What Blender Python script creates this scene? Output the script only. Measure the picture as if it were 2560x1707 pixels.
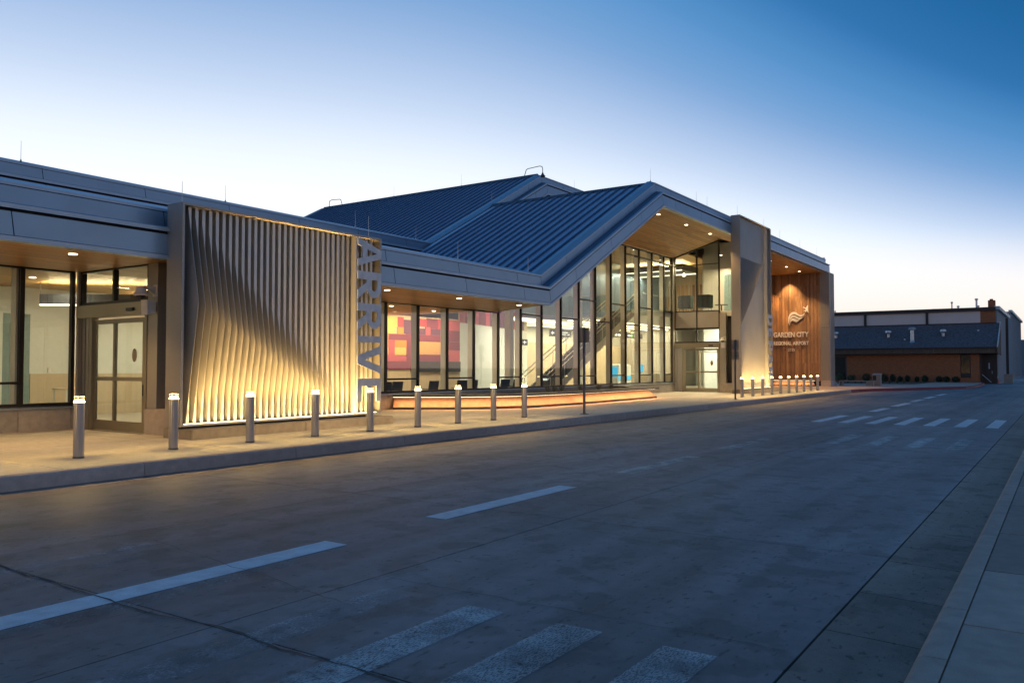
import bpy, bmesh, math, random
from mathutils import Vector, Matrix
random.seed(7)
R = math.radians
for o in list(bpy.data.objects): bpy.data.objects.remove(o)
sc = bpy.context.scene
C = sc.collection
# ------------------------------------------------------------------ camera
cam_d = bpy.data.cameras.new('camera'); cam = bpy.data.objects.new('camera', cam_d); C.objects.link(cam)
cam_d.sensor_width = 36; cam_d.lens = 28.76; cam_d.clip_end = 6000; cam_d.clip_start = .05
cam.location = (0, 0, 1.64); cam.rotation_euler = (R(91.82), 0, R(34.1 - 90))
sc.camera = cam
# ------------------------------------------------------------------ dusk sky
SUN_AZ = 60.0
w = bpy.data.worlds.new('World'); sc.world = w; w.use_nodes = True
nt = w.node_tree; nt.nodes.clear()
def N(t, **k):
    n = nt.nodes.new(t)
    for a, b in k.items(): setattr(n, a, b)
    return n
def L(a, b): nt.links.new(a, b)
def mth(op, a, b=None, clamp=False):
    n = N('ShaderNodeMath', operation=op, use_clamp=clamp)
    for i, v in enumerate((a, b)):
        if v is None: continue
        if isinstance(v, (int, float)): n.inputs[i].default_value = v
        else: L(v, n.inputs[i])
    return n.outputs[0]
out = N('ShaderNodeOutputWorld'); bg = N('ShaderNodeBackground')
tc = N('ShaderNodeTexCoord'); sp = N('ShaderNodeSeparateXYZ'); L(tc.outputs['Generated'], sp.inputs[0])
el = mth('MULTIPLY', mth('ARCSINE', mth('MAXIMUM', sp.outputs[2], 0.0)), 180 / math.pi)      # elevation in degrees
hx, hy = math.cos(R(SUN_AZ)), math.sin(R(SUN_AZ))
dt = mth('ADD', mth('MULTIPLY', sp.outputs[0], hx), mth('MULTIPLY', sp.outputs[1], hy))
ln = mth('SQRT', mth('MAXIMUM', mth('SUBTRACT', 1.0, mth('MULTIPLY', sp.outputs[2], sp.outputs[2])), .0004))
cs = mth('DIVIDE', dt, ln)                                                                    # cos of angle from the sunset
ph = mth('MULTIPLY', mth('SUBTRACT', 1.0, cs), .5)                                            # 0 at the sunset, 1 opposite
e1 = mth('MULTIPLY', el, mth('ADD', 1.0, mth('MINIMUM', mth('MULTIPLY', mth('POWER', ph, 1.7), 15.5), 3.3)))
def ramp(fac, pts, hi):
    r = N('ShaderNodeValToRGB'); r.color_ramp.interpolation = 'B_SPLINE'
    es = r.color_ramp.elements
    while len(es) > 1: es.remove(es[-1])
    for i, (p, c) in enumerate(pts):
        e = es[0] if i == 0 else es.new(p / hi)
        e.position = p / hi; e.color = (*c, 1)
    L(mth('DIVIDE', fac, hi), r.inputs[0]); return r.outputs[0]
glow = ramp(e1, [(0, (.88, .74, .64)), (3, (.92, .84, .77)), (7, (.94, .93, .92)), (11, (.90, .93, .96)), (14.5, (.76, .83, .92)), (18, (.51, .62, .80)), (22, (.32, .45, .68)), (26, (.16, .32, .58)), (31, (.085, .26, .53)), (38, (.018, .14, .37)), (55, (.008, .09, .24)), (95, (.01, .085, .22))], 95)
east = ramp(el, [(0, (.56, .46, .45)), (6, (.42, .41, .47)), (14, (.20, .31, .48)), (26, (.06, .18, .40)), (50, (.015, .10, .27)), (90, (.01, .085, .22))], 90)
mx = N('ShaderNodeMix', data_type='RGBA')
L(mth('MULTIPLY', mth('SUBTRACT', ph, .28), 2.2, True), mx.inputs[0])
L(glow, mx.inputs[6]); L(east, mx.inputs[7])
# peach band low over the horizon on the darker side of the afterglow
pe = N('ShaderNodeMix', data_type='RGBA'); pe.inputs[7].default_value = (.86, .62, .47, 1)
L(mth('MULTIPLY', mth('MULTIPLY', mth('SUBTRACT', 1.0, mth('DIVIDE', el, 8.5)), .62, True), mth('MULTIPLY', mth('SUBTRACT', ph, .03), 7.0, True), True), pe.inputs[0])
L(mx.outputs[2], pe.inputs[6]); mx = pe
# the physical sky gives the air's own colour under the gradient of the afterglow
sky = N('ShaderNodeTexSky', sky_type='NISHITA'); sky.sun_disc = False
sky.sun_elevation = R(-2.0); sky.sun_rotation = R(90 - SUN_AZ); sky.air_density = 1.0; sky.dust_density = .6; sky.ozone_density = 3.0
ad = N('ShaderNodeMix', data_type='RGBA', blend_type='ADD'); ad.inputs[0].default_value = .03
L(mx.outputs[2], ad.inputs[6]); L(sky.outputs[0], ad.inputs[7])
L(ad.outputs[2], bg.inputs[0]); bg.inputs[1].default_value = 1.0
L(bg.outputs[0], out.inputs[0])
# faint last light from the west
sd = bpy.data.lights.new('sun', 'SUN'); sd.energy = .12; sd.angle = R(25); sd.color = (1, .8, .66)
so = bpy.data.objects.new('sun', sd); C.objects.link(so)
so.rotation_euler = Vector((-math.cos(R(5)) * hx, -math.cos(R(5)) * hy, -math.sin(R(5)))).to_track_quat('-Z', 'Y').to_euler()
sc.view_settings.view_transform = 'Standard'; sc.view_settings.look = 'None'
sc.view_settings.exposure = .22; sc.view_settings.gamma = 1
sc.render.engine = 'CYCLES'
cy = sc.cycles; cy.use_denoising = True; cy.use_light_tree = True; cy.max_bounces = 7; cy.transparent_max_bounces = 24
cy.sample_clamp_indirect = 4; cy.sample_clamp_direct = 30; cy.caustics_reflective = False; cy.caustics_refractive = False

# ------------------------------------------------------------------ materials
def mat(name, col, rough=.6, metal=0, var=.12, scale=6, bump=0, bscale=40, spec=.5, stretch=(1, 1, 1), col2=None, detail=4):
    m = bpy.data.materials.new(name); m.use_nodes = True; t = m.node_tree
    p = t.nodes['Principled BSDF']; p.inputs['Roughness'].default_value = rough; p.inputs['Metallic'].default_value = metal
    p.inputs['Specular IOR Level'].default_value = spec
    tcn = t.nodes.new('ShaderNodeTexCoord'); mp = t.nodes.new('ShaderNodeMapping'); mp.inputs['Scale'].default_value = stretch
    geo = t.nodes.new('ShaderNodeNewGeometry')
    t.links.new(geo.outputs['Position'], mp.inputs[0])
    nz = t.nodes.new('ShaderNodeTexNoise'); nz.inputs['Scale'].default_value = scale; nz.inputs['Detail'].default_value = detail
    t.links.new(mp.outputs[0], nz.inputs[0])
    mr = t.nodes.new('ShaderNodeMapRange'); mr.inputs[1].default_value = .3; mr.inputs[2].default_value = .7
    t.links.new(nz.outputs[0], mr.inputs[0])
    mix = t.nodes.new('ShaderNodeMix'); mix.data_type = 'RGBA'
    a = [c * (1 - var) for c in col]; b = [min(1, c * (1 + var)) for c in (col2 or col)]
    mix.inputs[6].default_value = (*a, 1); mix.inputs[7].default_value = (*b, 1)
    t.links.new(mr.outputs[0], mix.inputs[0]); t.links.new(mix.outputs[2], p.inputs['Base Color'])
    if bump:
        n2 = t.nodes.new('ShaderNodeTexNoise'); n2.inputs['Scale'].default_value = bscale; n2.inputs['Detail'].default_value = 5
        t.links.new(mp.outputs[0], n2.inputs[0])
        bp = t.nodes.new('ShaderNodeBump'); bp.inputs['Strength'].default_value = bump; bp.inputs['Distance'].default_value = .02
        t.links.new(n2.outputs[0], bp.inputs['Height']); t.links.new(bp.outputs[0], p.inputs['Normal'])
    return m
def emis(name, col, s):
    m = bpy.data.materials.new(name); m.use_nodes = True; p = m.node_tree.nodes['Principled BSDF']
    p.inputs['Base Color'].default_value = (*[min(1, c) for c in col], 1)
    p.inputs['Emission Color'].default_value = (*col, 1); p.inputs['Emission Strength'].default_value = s; return m
def concrete(name, col, stain=.25, rough=.75, worn=None, spec=.4, track=False):
    """concrete with broad stains, fine grain and hairline wear; worn = paint colour that has rubbed off in patches"""
    m = bpy.data.materials.new(name); m.use_nodes = True; t = m.node_tree; p = t.nodes['Principled BSDF']
    p.inputs['Roughness'].default_value = rough; p.inputs['Specular IOR Level'].default_value = spec
    geo = t.nodes.new('ShaderNodeNewGeometry')
    def nz(s, d, st=(1, 1, 1)):
        mp = t.nodes.new('ShaderNodeMapping'); mp.inputs['Scale'].default_value = st; t.links.new(geo.outputs['Position'], mp.inputs[0])
        n = t.nodes.new('ShaderNodeTexNoise'); n.inputs['Scale'].default_value = s; n.inputs['Detail'].default_value = d
        t.links.new(mp.outputs[0], n.inputs[0]); return n.outputs[0]
    def mr(v, a, b, c, d):
        n = t.nodes.new('ShaderNodeMapRange'); t.links.new(v, n.inputs[0])
        for i, q in enumerate((a, b, c, d)): n.inputs[i + 1].default_value = q
        return n.outputs[0]
    def mul(a, b):
        n = t.nodes.new('ShaderNodeMath'); n.operation = 'MULTIPLY'; t.links.new(a, n.inputs[0]); t.links.new(b, n.inputs[1]); return n.outputs[0]
    v = mul(mul(mr(nz(.55, 6, (.5, 1.3, 1)), .3, .7, 1 - stain, 1 + stain), mr(nz(7, 5), .3, .7, .88, 1.12)), mr(nz(160, 2), .25, .75, .8, 1.2))
    if track:
        v = mul(v, mr(nz(1.0, 4, (.03, 2.1, 1)), .35, .65, .76, 1.16)); v = mul(v, mr(nz(26, 3, (.4, 1, 1)), .62, .70, 1, .5)); v = mul(v, mr(nz(2.2, 7), .54, .60, 1, .70)); v = mul(v, mr(nz(11, 2, (1, 1, 1)), .70, .73, 1, .45))
        v = mul(v, mr(nz(420, 1), .2, .8, .72, 1.3))
    oi = t.nodes.new('ShaderNodeObjectInfo')
    v = mul(v, mr(oi.outputs['Random'], 0, 1, .9, 1.08))
    mix = t.nodes.new('ShaderNodeMix'); mix.data_type = 'RGBA'; mix.blend_type = 'MULTIPLY'; mix.inputs[0].default_value = 1
    cc = t.nodes.new('ShaderNodeCombineColor')
    for i in range(3): t.links.new(v, cc.inputs[i])
    if worn:
        m2 = t.nodes.new('ShaderNodeMix'); m2.data_type = 'RGBA'
        m2.inputs[6].default_value = (*col, 1); m2.inputs[7].default_value = (*worn[0], 1)
        k = mul(mr(nz(110, 10, (.3, 1, 1)), worn[1], worn[1] + .12, 0, 1), mr(nz(3.5, 5), .3, .62, worn[2], 1))
        t.links.new(k, m2.inputs[0]); t.links.new(m2.outputs[2], mix.inputs[6])
    else: mix.inputs[6].default_value = (*col, 1)
    t.links.new(cc.outputs[0], mix.inputs[7]); t.links.new(mix.outputs[2], p.inputs['Base Color'])
    if worn:
        tr = t.nodes.new('ShaderNodeBsdfTransparent'); ms = t.nodes.new('ShaderNodeMixShader'); oo = [q for q in t.nodes if q.type == 'OUTPUT_MATERIAL'][0]
        mk = t.nodes.new('ShaderNodeMath'); mk.operation = 'MULTIPLY'; mk.inputs[1].default_value = .95 if worn[2] > .8 else   .85
        t.links.new(k, mk.inputs[0]); t.links.new(mk.outputs[0], ms.inputs[0]); t.links.new(tr.outputs[0], ms.inputs[1]); t.links.new(p.outputs[0], ms.inputs[2]); t.links.new(ms.outputs[0], oo.inputs[0])
        m2.inputs[6].default_value = (*worn[0], 1)
    bp = t.nodes.new('ShaderNodeBump'); bp.inputs['Strength'].default_value = .25; bp.inputs['Distance'].default_value = .006
    t.links.new(nz(70, 6), bp.inputs['Height']); t.links.new(bp.outputs[0], p.inputs['Normal'])
    return m
def planks(name, c1, c2, axis, wid, rough=.45, length=3.0):
    """wood boards: axis = run of the boards ('x','y','z')"""
    m = bpy.data.materials.new(name); m.use_nodes = True; t = m.node_tree; p = t.nodes['Principled BSDF']
    p.inputs['Roughness'].default_value = rough
    geo = t.nodes.new('ShaderNodeNewGeometry'); s = t.nodes.new('ShaderNodeSeparateXYZ'); t.links.new(geo.outputs['Position'], s.inputs[0])
    cb = t.nodes.new('ShaderNodeCombineXYZ')
    run = {'x': 0, 'y': 1, 'z': 2}[axis]; acr = {'x': 1, 'y': 0, 'z': 1}[axis]
    t.links.new(s.outputs[run], cb.inputs[0]); t.links.new(s.outputs[acr], cb.inputs[1])
    br = t.nodes.new('ShaderNodeTexBrick'); t.links.new(cb.outputs[0], br.inputs[0])
    br.inputs['Scale'].default_value = 1; br.inputs['Brick Width'].default_value = length; br.inputs['Row Height'].default_value = wid
    br.inputs['Mortar Size'].default_value = .006; br.inputs['Color1'].default_value = (*c1, 1); br.inputs['Color2'].default_value = (*c2, 1)
    br.inputs['Mortar'].default_value = (c1[0] * .12, c1[1] * .12, c1[2] * .12, 1); br.offset = .37; br.inputs['Bias'].default_value = -.1
    mp = t.nodes.new('ShaderNodeMapping'); mp.inputs['Scale'].default_value = (1.2, 26, 1); t.links.new(cb.outputs[0], mp.inputs[0])
    nz = t.nodes.new('ShaderNodeTexNoise'); nz.inputs['Scale'].default_value = 1.6; nz.inputs['Detail'].default_value = 7; t.links.new(mp.outputs[0], nz.inputs[0])
    mr = t.nodes.new('ShaderNodeMapRange'); mr.inputs[1].default_value = .3; mr.inputs[2].default_value = .7; mr.inputs[3].default_value = .72; mr.inputs[4].default_value = 1.2
    t.links.new(nz.outputs[0], mr.inputs[0])
    mx_ = t.nodes.new('ShaderNodeMix'); mx_.data_type = 'RGBA'; mx_.blend_type = 'MULTIPLY'; mx_.inputs[0].default_value = 1
    cc = t.nodes.new('ShaderNodeCombineColor')
    for i in range(3): t.links.new(mr.outputs[0], cc.inputs[i])
    t.links.new(br.outputs[0], mx_.inputs[6]); t.links.new(cc.outputs[0], mx_.inputs[7]); t.links.new(mx_.outputs[2], p.inputs['Base Color'])
    return m
def glass_mat(name, tint, refl=1.0, extra=.02):
    m = bpy.data.materials.new(name); m.use_nodes = True; t = m.node_tree; t.nodes.clear()
    o = t.nodes.new('ShaderNodeOutputMaterial'); tr = t.nodes.new('ShaderNodeBsdfTransparent'); gl = t.nodes.new('ShaderNodeBsdfGlossy')
    tr.inputs[0].default_value = (*tint, 1); gl.inputs[0].default_value = (.95, .97, 1, 1); gl.inputs['Roughness'].default_value = .012
    fr = t.nodes.new('ShaderNodeFresnel'); fr.inputs[0].default_value = 1.5
    geo = t.nodes.new('ShaderNodeNewGeometry')
    a = t.nodes.new('ShaderNodeMath'); a.operation = 'MULTIPLY_ADD'; a.inputs[1].default_value = refl; a.inputs[2].default_value = extra
    t.links.new(fr.outputs[0], a.inputs[0])
    bf = t.nodes.new('ShaderNodeMath'); bf.operation = 'SUBTRACT'; bf.inputs[0].default_value = 1; t.links.new(geo.outputs['Backfacing'], bf.inputs[1])
    f = t.nodes.new('ShaderNodeMath'); f.operation = 'MULTIPLY'; t.links.new(a.outputs[0], f.inputs[0]); t.links.new(bf.outputs[0], f.inputs[1])
    mx_ = t.nodes.new('ShaderNodeMixShader'); t.links.new(f.outputs[0], mx_.inputs[0]); t.links.new(tr.outputs[0], mx_.inputs[1]); t.links.new(gl.outputs[0], mx_.inputs[2])
    t.links.new(mx_.outputs[0], o.inputs[0]); return m
def brick_mat(name, c1, c2, mortar, run='y'):
    m = bpy.data.materials.new(name); m.use_nodes = True; t = m.node_tree; p = t.nodes['Principled BSDF']; p.inputs['Roughness'].default_value = .85
    geo = t.nodes.new('ShaderNodeNewGeometry'); s = t.nodes.new('ShaderNodeSeparateXYZ'); t.links.new(geo.outputs['Position'], s.inputs[0])
    cb = t.nodes.new('ShaderNodeCombineXYZ'); t.links.new(s.outputs[1 if run == 'y' else 0], cb.inputs[0]); t.links.new(s.outputs[2], cb.inputs[1])
    br = t.nodes.new('ShaderNodeTexBrick'); t.links.new(cb.outputs[0], br.inputs[0]); br.inputs['Scale'].default_value = 1
    br.inputs['Brick Width'].default_value = .22; br.inputs['Row Height'].default_value = .1; br.inputs['Mortar Size'].default_value = .012
    br.inputs['Color1'].default_value = (*c1, 1); br.inputs['Color2'].default_value = (*c2, 1); br.inputs['Mortar'].default_value = (*mortar, 1)
    t.links.new(br.outputs[0], p.inputs['Base Color'])
    bp = t.nodes.new('ShaderNodeBump'); bp.inputs['Strength'].default_value = .5; bp.inputs['Distance'].default_value = .01; bp.invert = True
    t.links.new(br.outputs[1], bp.inputs['Height']); t.links.new(bp.outputs[0], p.inputs['Normal']); return m

M = {}
M['fascia'] = mat('fascia', (.25, .36, .47), .34, .5, .07, .8, .04, 3)
M['flash'] = mat('flash', (.37, .45, .53), .38, .5, .05, 1.5)
M['shaded_ledge'] = mat('shaded_ledge', (.10, .17, .26), .5, .3, .08, 2)  # flashing metal made darker: reflection of the dark overhead sky put into the colour
M['gap'] = mat('gap', (.03, .03, .035), .8)
M['shaded_seam'] = mat('shaded_seam', (.10, .16, .25), .45, .4)  # roof metal made darker: shadow lines along the seams put into the colour
M['roof'] = mat('roof', (.42, .51, .66), .38, .25, .10, 1.1, .03, 4)
M['cap'] = mat('cap', (.10, .11, .14), .5, .4)
M['champ'] = mat('champ', (.37, .34, .30), .42, .35, .06, .7, .02, 5)
M['letter2'] = mat('letter2', (.55, .56, .58), .4, .2)
M['silver'] = mat('silver', (.54, .52, .48), .36, .45, .05, 1)
M['letter'] = mat('letter', (.75, .74, .73), .4, .15, .03, 2)
M['frame'] = mat('frame', (.035, .028, .025), .4, .5, .1)
M['frame2'] = mat('frame2', (.30, .26, .19), .38, .5, .06, 1)
M['fin'] = mat('fin', (.74, .66, .55), .6, 0, .05, .6)
M['stone'] = concrete('stone', (.36, .32, .27), .14, .7)
M['block'] = concrete('block', (.42, .36, .31), .1, .7)
M['slab'] = concrete('slab', (.50, .45, .35), .16, .72)
M['road'] = concrete('road', (.18, .164, .166), .26, .62, spec=.45, track=True)
M['road2'] = concrete('road2', (.26, .25, .245), .24, .66)
M['joint'] = mat('joint', (.075, .068, .062), .9)
M['ground'] = concrete('ground', (.14, .13, .12), .3, .8)
M['paint'] = concrete('paint', (.66, .67, .69), .14, .6, worn=((.66, .67, .69), .20, .93))
M['oldpaint'] = concrete('oldpaint', (.18, .164, .166), .26, .6, worn=((.56, .56, .56), .38, .55), track=True)
M['oldpaint2'] = concrete('oldpaint2', (.18, .164, .166), .26, .6, worn=((.45, .45, .45), .46, .35), track=True)
M['red'] = concrete('red', (.22, .018, .03), .25, .6)
M['walk'] = concrete('walk', (.27, .195, .16), .2, .75)
M['walk2'] = concrete('walk2', (.42, .31, .25), .12, .75)
M['kerb'] = concrete('kerb', (.37, .29, .24), .2, .75)
M['gut'] = concrete('gut', (.265, .185, .145), .3, .7, track=True)
M['plinth'] = concrete('plinth', (.30, .25, .19), .3, .85)
M['woodx'] = planks('woodx', (.50, .26, .075), (.33, .16, .045), 'x', .14)
M['woody'] = planks('woody', (.42, .23, .09), (.27, .13, .05), 'y', .14)
M['woodin'] = planks('woodin', (.55, .34, .15), (.42, .25, .10), 'x', .16)
M['wood1'] = mat('wood1', (.31, .17, .09), .5, 0, .3, 3, stretch=(8, 8, .7), col2=(.28, .15, .08))
M['wood2'] = mat('wood2', (.21, .118, .068), .5, 0, .3, 3, stretch=(8, 8, .7))
M['wood3'] = mat('wood3', (.37, .215, .115), .5, 0, .3, 3, stretch=(8, 8, .7))
M['slatwood'] = mat('slatwood', (.50, .30, .14), .5, 0, .3, 2, stretch=(6, 6, .4))
M['glass'] = glass_mat('glass', (.86, .90, .88), 1.1, .07)
M['glass2'] = glass_mat('glass2', (.88, .93, .92), .8, .02)
M['railglass'] = glass_mat('railglass', (.75, .83, .82), .7, .04)
M['white'] = mat('white', (.62, .64, .60), .7, 0, .03)
M['cream'] = mat('cream', (.52, .42, .29), .7, 0, .05, 2, stretch=(6, 6, .3))
M['teal'] = mat('teal', (.16, .24, .25), .6, 0, .1)
M['floor'] = mat('floor', (.34, .31, .27), .3, 0, .08, 2)
M['darkteal'] = mat('darkteal', (.035, .055, .055), .6)
M['dark'] = mat('dark', (.03, .03, .035), .5)
M['black'] = mat('black', (.018, .019, .024), .45, 0, .2)
M['greymet'] = mat('greymet', (.12, .115, .11), .45, .4)
M['steel'] = mat('steel', (.55, .53, .50), .30, .9, .05, 3, stretch=(1, 1, .2))
M['boll'] = mat('boll', (.42, .40, .38), .30, .85, .08, 20, stretch=(6, 6, .1))
M['post'] = mat('post', (.10, .10, .11), .5, .4)
M['signback'] = mat('signback', (.30, .25, .19), .5, .4)
M['plastic'] = mat('plastic', (.70, .67, .63), .5)
M['soil'] = mat('soil', (.06, .045, .035), .95, 0, .4, 20, .6, 60)
M['planter'] = concrete('planter', (.46, .29, .19), .2, .8)
M['plantcap'] = mat('plantcap', (.075, .055, .045), .6, .2)
M['leafy'] = mat('leafy', (.045, .07, .025), .7, 0, .5, 9)
M['leafd'] = mat('leafd', (.025, .045, .02), .7, 0, .5, 9)
M['grass'] = mat('grass', (.26, .22, .13), .8, 0, .3, 12)
M['brick'] = brick_mat('brick', (.50, .15, .045), (.38, .11, .035), (.28, .15, .09))
M['brickx'] = brick_mat('brickx', (.50, .15, .045), (.38, .11, .035), (.28, .15, .09), 'x')
M['shingle'] = mat('shingle', (.125, .11, .12), .9, 0, .35, 5, .4, 20)
M['pinkwall'] = mat('pinkwall', (.80, .62, .54), .7, 0, .04, .6)
M['brown'] = mat('brown', (.045, .030, .024), .6)
M['browns'] = planks('browns', (.16, .10, .065), (.13, .08, .05), 'z', .16, .7, 9)
M['bluewall'] = mat('bluewall', (.22, .30, .36), .5, .2, .05, .4, .1, 2)
M['whitetrim'] = mat('whitetrim', (.62, .62, .60), .5)
M['galv'] = mat('galv', (.50, .53, .56), .3, .7, .1, 5)
M['orange'] = mat('orange', (.55, .09, .03), .6)
M['winglass'] = mat('winglass', (.02, .022, .02), .08, 0, .2)
WARM = (1, .60, .23)
M['lamp'] = emis('lamp', (1, .80, .50), 9)
M['blamp'] = emis('blamp', (1, .74, .34), 9)
M['bled'] = emis('bled', (1, .65, .21), 680)
M['lampr'] = emis('lampr', (1, .84, .58), 7)
M['strip'] = emis('strip', (1, .80, .46), 5)
M['cove'] = emis('cove', (1, .78, .42), 2.0)
M['led'] = emis('led', (1, .84, .52), 3.5)
M['screen'] = emis('screen', (.02, .35, .62), .9)
M['screenw'] = emis('screenw', (.65, .75, 1), 3)
M['green'] = emis('green', (.35, .9, .15), 1.2)
M['wtext'] = emis('wtext', (.9, .9, .8), .9)

# ------------------------------------------------------------------ mesh helpers
class MB:
    def __init__(s): s.v = []; s.f = []
    def add(s, vs, fs):
        b = len(s.v); s.v += [tuple(x) for x in vs]; s.f += [tuple(b + i for i in q) for q in fs]; return s
    def box(s, x0, x1, y0, y1, z0, z1):
        vs = [(x, y, z) for z in (z0, z1) for y in (y0, y1) for x in (x0, x1)]
        return s.add(vs, [(0, 2, 3, 1), (4, 5, 7, 6), (0, 1, 5, 4), (2, 6, 7, 3), (0, 4, 6, 2), (1, 3, 7, 5)])
    def cbox(s, x0, x1, y0, y1, z0, z1, b=.01):
        """box with bevelled edges"""
        bm = bmesh.new(); t = MB().box(x0, x1, y0, y1, z0, z1)
        vv = [bm.verts.new(p) for p in t.v]
        for q in t.f: bm.faces.new([vv[i] for i in q])
        bmesh.ops.bevel(bm, geom=bm.edges[:], offset=b, segments=2, affect='EDGES')
        bm.verts.index_update()
        r = s.add([v.co[:] for v in bm.verts], [[v.index for v in f.verts] for f in bm.faces]); bm.free(); return r
    def prism(s, poly, fn, a, b):
        """poly of 2D points, fn(u, v, t) -> xyz"""
        n = len(poly); vs = [fn(u, v, a) for u, v in poly] + [fn(u, v, b) for u, v in poly]
        return s.add(vs, [tuple(range(n))[::-1], tuple(range(n, 2 * n))] + [(i, (i + 1) % n, n + (i + 1) % n, n + i) for i in range(n)])
    def cyl(s, p, q, r, r2=None, n=12):
        p = Vector(p); q = Vector(q); r2 = r if r2 is None else r2
        d = (q - p).normalized(); a = d.orthogonal().normalized(); b = d.cross(a)
        vs = []
        for c, rr in ((p, r), (q, r2)):
            for i in range(n):
                t = 2 * math.pi * i / n; vs.append(c + a * math.cos(t) * rr + b * math.sin(t) * rr)
        return s.add(vs, [tuple(range(n))[::-1], tuple(range(n, 2 * n))] + [(i, (i + 1) % n, n + (i + 1) % n, n + i) for i in range(n)])
    def lathe(s, c, prof, n=20):
        vs = []
        for r, z in prof:
            for i in range(n):
                t = 2 * math.pi * i / n; vs.append((c[0] + r * math.cos(t), c[1] + r * math.sin(t), c[2] + z))
        fs = [(j * n + i, j * n + (i + 1) % n, (j + 1) * n + (i + 1) % n, (j + 1) * n + i) for j in range(len(prof) - 1) for i in range(n)]
        fs += [tuple(range(n))[::-1], tuple(range((len(prof) - 1) * n, len(prof) * n))]
        return s.add(vs, fs)
    def tube(s, pts, r, n=8):
        for a, b in zip(pts[:-1], pts[1:]): s.cyl(a, b, r, n=n)
        return s
def world_loc(o):
    v = Vector((0, 0, 0))
    while o is not None: v += o.location; o = o.parent
    return v
def obj(name, mb, m, parent=None, smooth=False, label=None, kind=None):
    """one mesh object; coordinates given in world space"""
    off = world_loc(parent) if parent else Vector((0, 0, 0))
    me = bpy.data.meshes.new(name); me.from_pydata([tuple(Vector(p) - off) for p in mb.v], [], mb.f)
    me.materials.append(M[m]); me.update()
    bm = bmesh.new(); bm.from_mesh(me); bmesh.ops.recalc_face_normals(bm, faces=bm.faces); bm.to_mesh(me); bm.free()
    if smooth:
        for p in me.polygons: p.use_smooth = True
        try: me.set_sharp_from_angle(angle=R(35))
        except Exception: pass
    o = bpy.data.objects.new(name, me); C.objects.link(o); o.parent = parent
    if label: o['label'] = label
    if kind: o['kind'] = kind
    return o
def thing(name, label, cat, loc, group=None):
    o = bpy.data.objects.new(name, None); C.objects.link(o); o.location = loc; o.empty_display_size = .2
    o['label'] = label; o['category'] = cat
    if group: o['group'] = group
    return o
def tag(o, label, cat, group=None):
    o['label'] = label; o['category'] = cat
    if group: o['group'] = group
    return o
def struct(name, mb, m, parent=None):
    o = obj(name, mb, m, parent); o['kind'] = 'structure'; return o
def piece(name, src, parent, delta):
    """a copy of a piece that shares its mesh"""
    o = src.copy(); C.objects.link(o); o.parent = parent; o.location = src.location + Vector(delta); return o
def dup(root, loc, label, rz=0):
    r = root.copy(); C.objects.link(r); r.location = loc; r.rotation_euler = (0, 0, rz); r['label'] = label
    for ch in list(root.children):
        c = ch.copy(); C.objects.link(c); c.parent = r
        for g in list(ch.children):
            d = g.copy(); C.objects.link(d); d.parent = c
    return r
LK = {'bollard_light': 4.0, 'uplight': 4.0, 'downlight_beam': 6.0, 'wall_washer': 6, 'strip_light': .8}
def light(kind, name, loc, power, color=WARM, parent=None, **k):
    d = bpy.data.lights.new(name, kind); d.energy = power * LK.get(name, 2.6); d.color = color
    rot = k.pop('rot', None)
    for a, b in k.items(): setattr(d, a, b)
    o = bpy.data.objects.new(name, d); C.objects.link(o)
    if parent: o.parent = parent; o.location = Vector(loc) - world_loc(parent)
    else: o.location = loc
    if rot: o.rotation_euler = rot
    return o
LK.update({'room_light': 1.9, 'hall_light': 5.2, 'line_down': 6, 'cloud_light': 6, 'box_up': 4.6, 'box_down': 5, 'ring_up': 3.5, 'lounge_light': 3.2, 'mural_washer': 1.7})

# ------------------------------------------------------------------ ground, road, pavements
ZR, ZS = -.05, .15
struct('ground', MB().box(-900, 2500, -1200, 1500, -.4, -.12), 'ground')
road = struct('road', MB().box(-30, 260, 1.33, 11.28, -.11, ZR - .03), 'joint')
xs = [-28.8 + 4.6 * i for i in range(0, 60)]
ys = [1.33, 4.65, 7.97, 11.28]
protos = {}
for j in range(3):
    for i in range(5, 24):
        x0, x1 = -24.22 + 4.6 * i + .0, -24.22 + 4.6 * (i + 1)
        g = .007
        k = j
        if k not in protos:
            protos[k] = obj('road_slab', MB().box(x0 + g, x1 - g, ys[j] + g, ys[j + 1] - g, ZR - .035, ZR), 'road', road); protos[k]['x'] = x0; base_x = x0; p0 = protos[k]; del p0['x']; protos[(k, 'x')] = x0
        else: piece('road_slab', protos[k], road, (x0 - protos[(k, 'x')], 0, 0))
obj('far_paving', MB().box(86.2, 260, 1.33, 11.28, ZR - .035, ZR), 'road2', road)
obj('near_paving', MB().box(-30, -1.25, 1.33, 11.28, ZR - .035, ZR), 'road', road)
# apron in front of the brick building, and open yard to the right of it
struct('apron', MB().box(86.2, 260, -40, 1.33, -.11, ZR - .004), 'road2')
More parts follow.
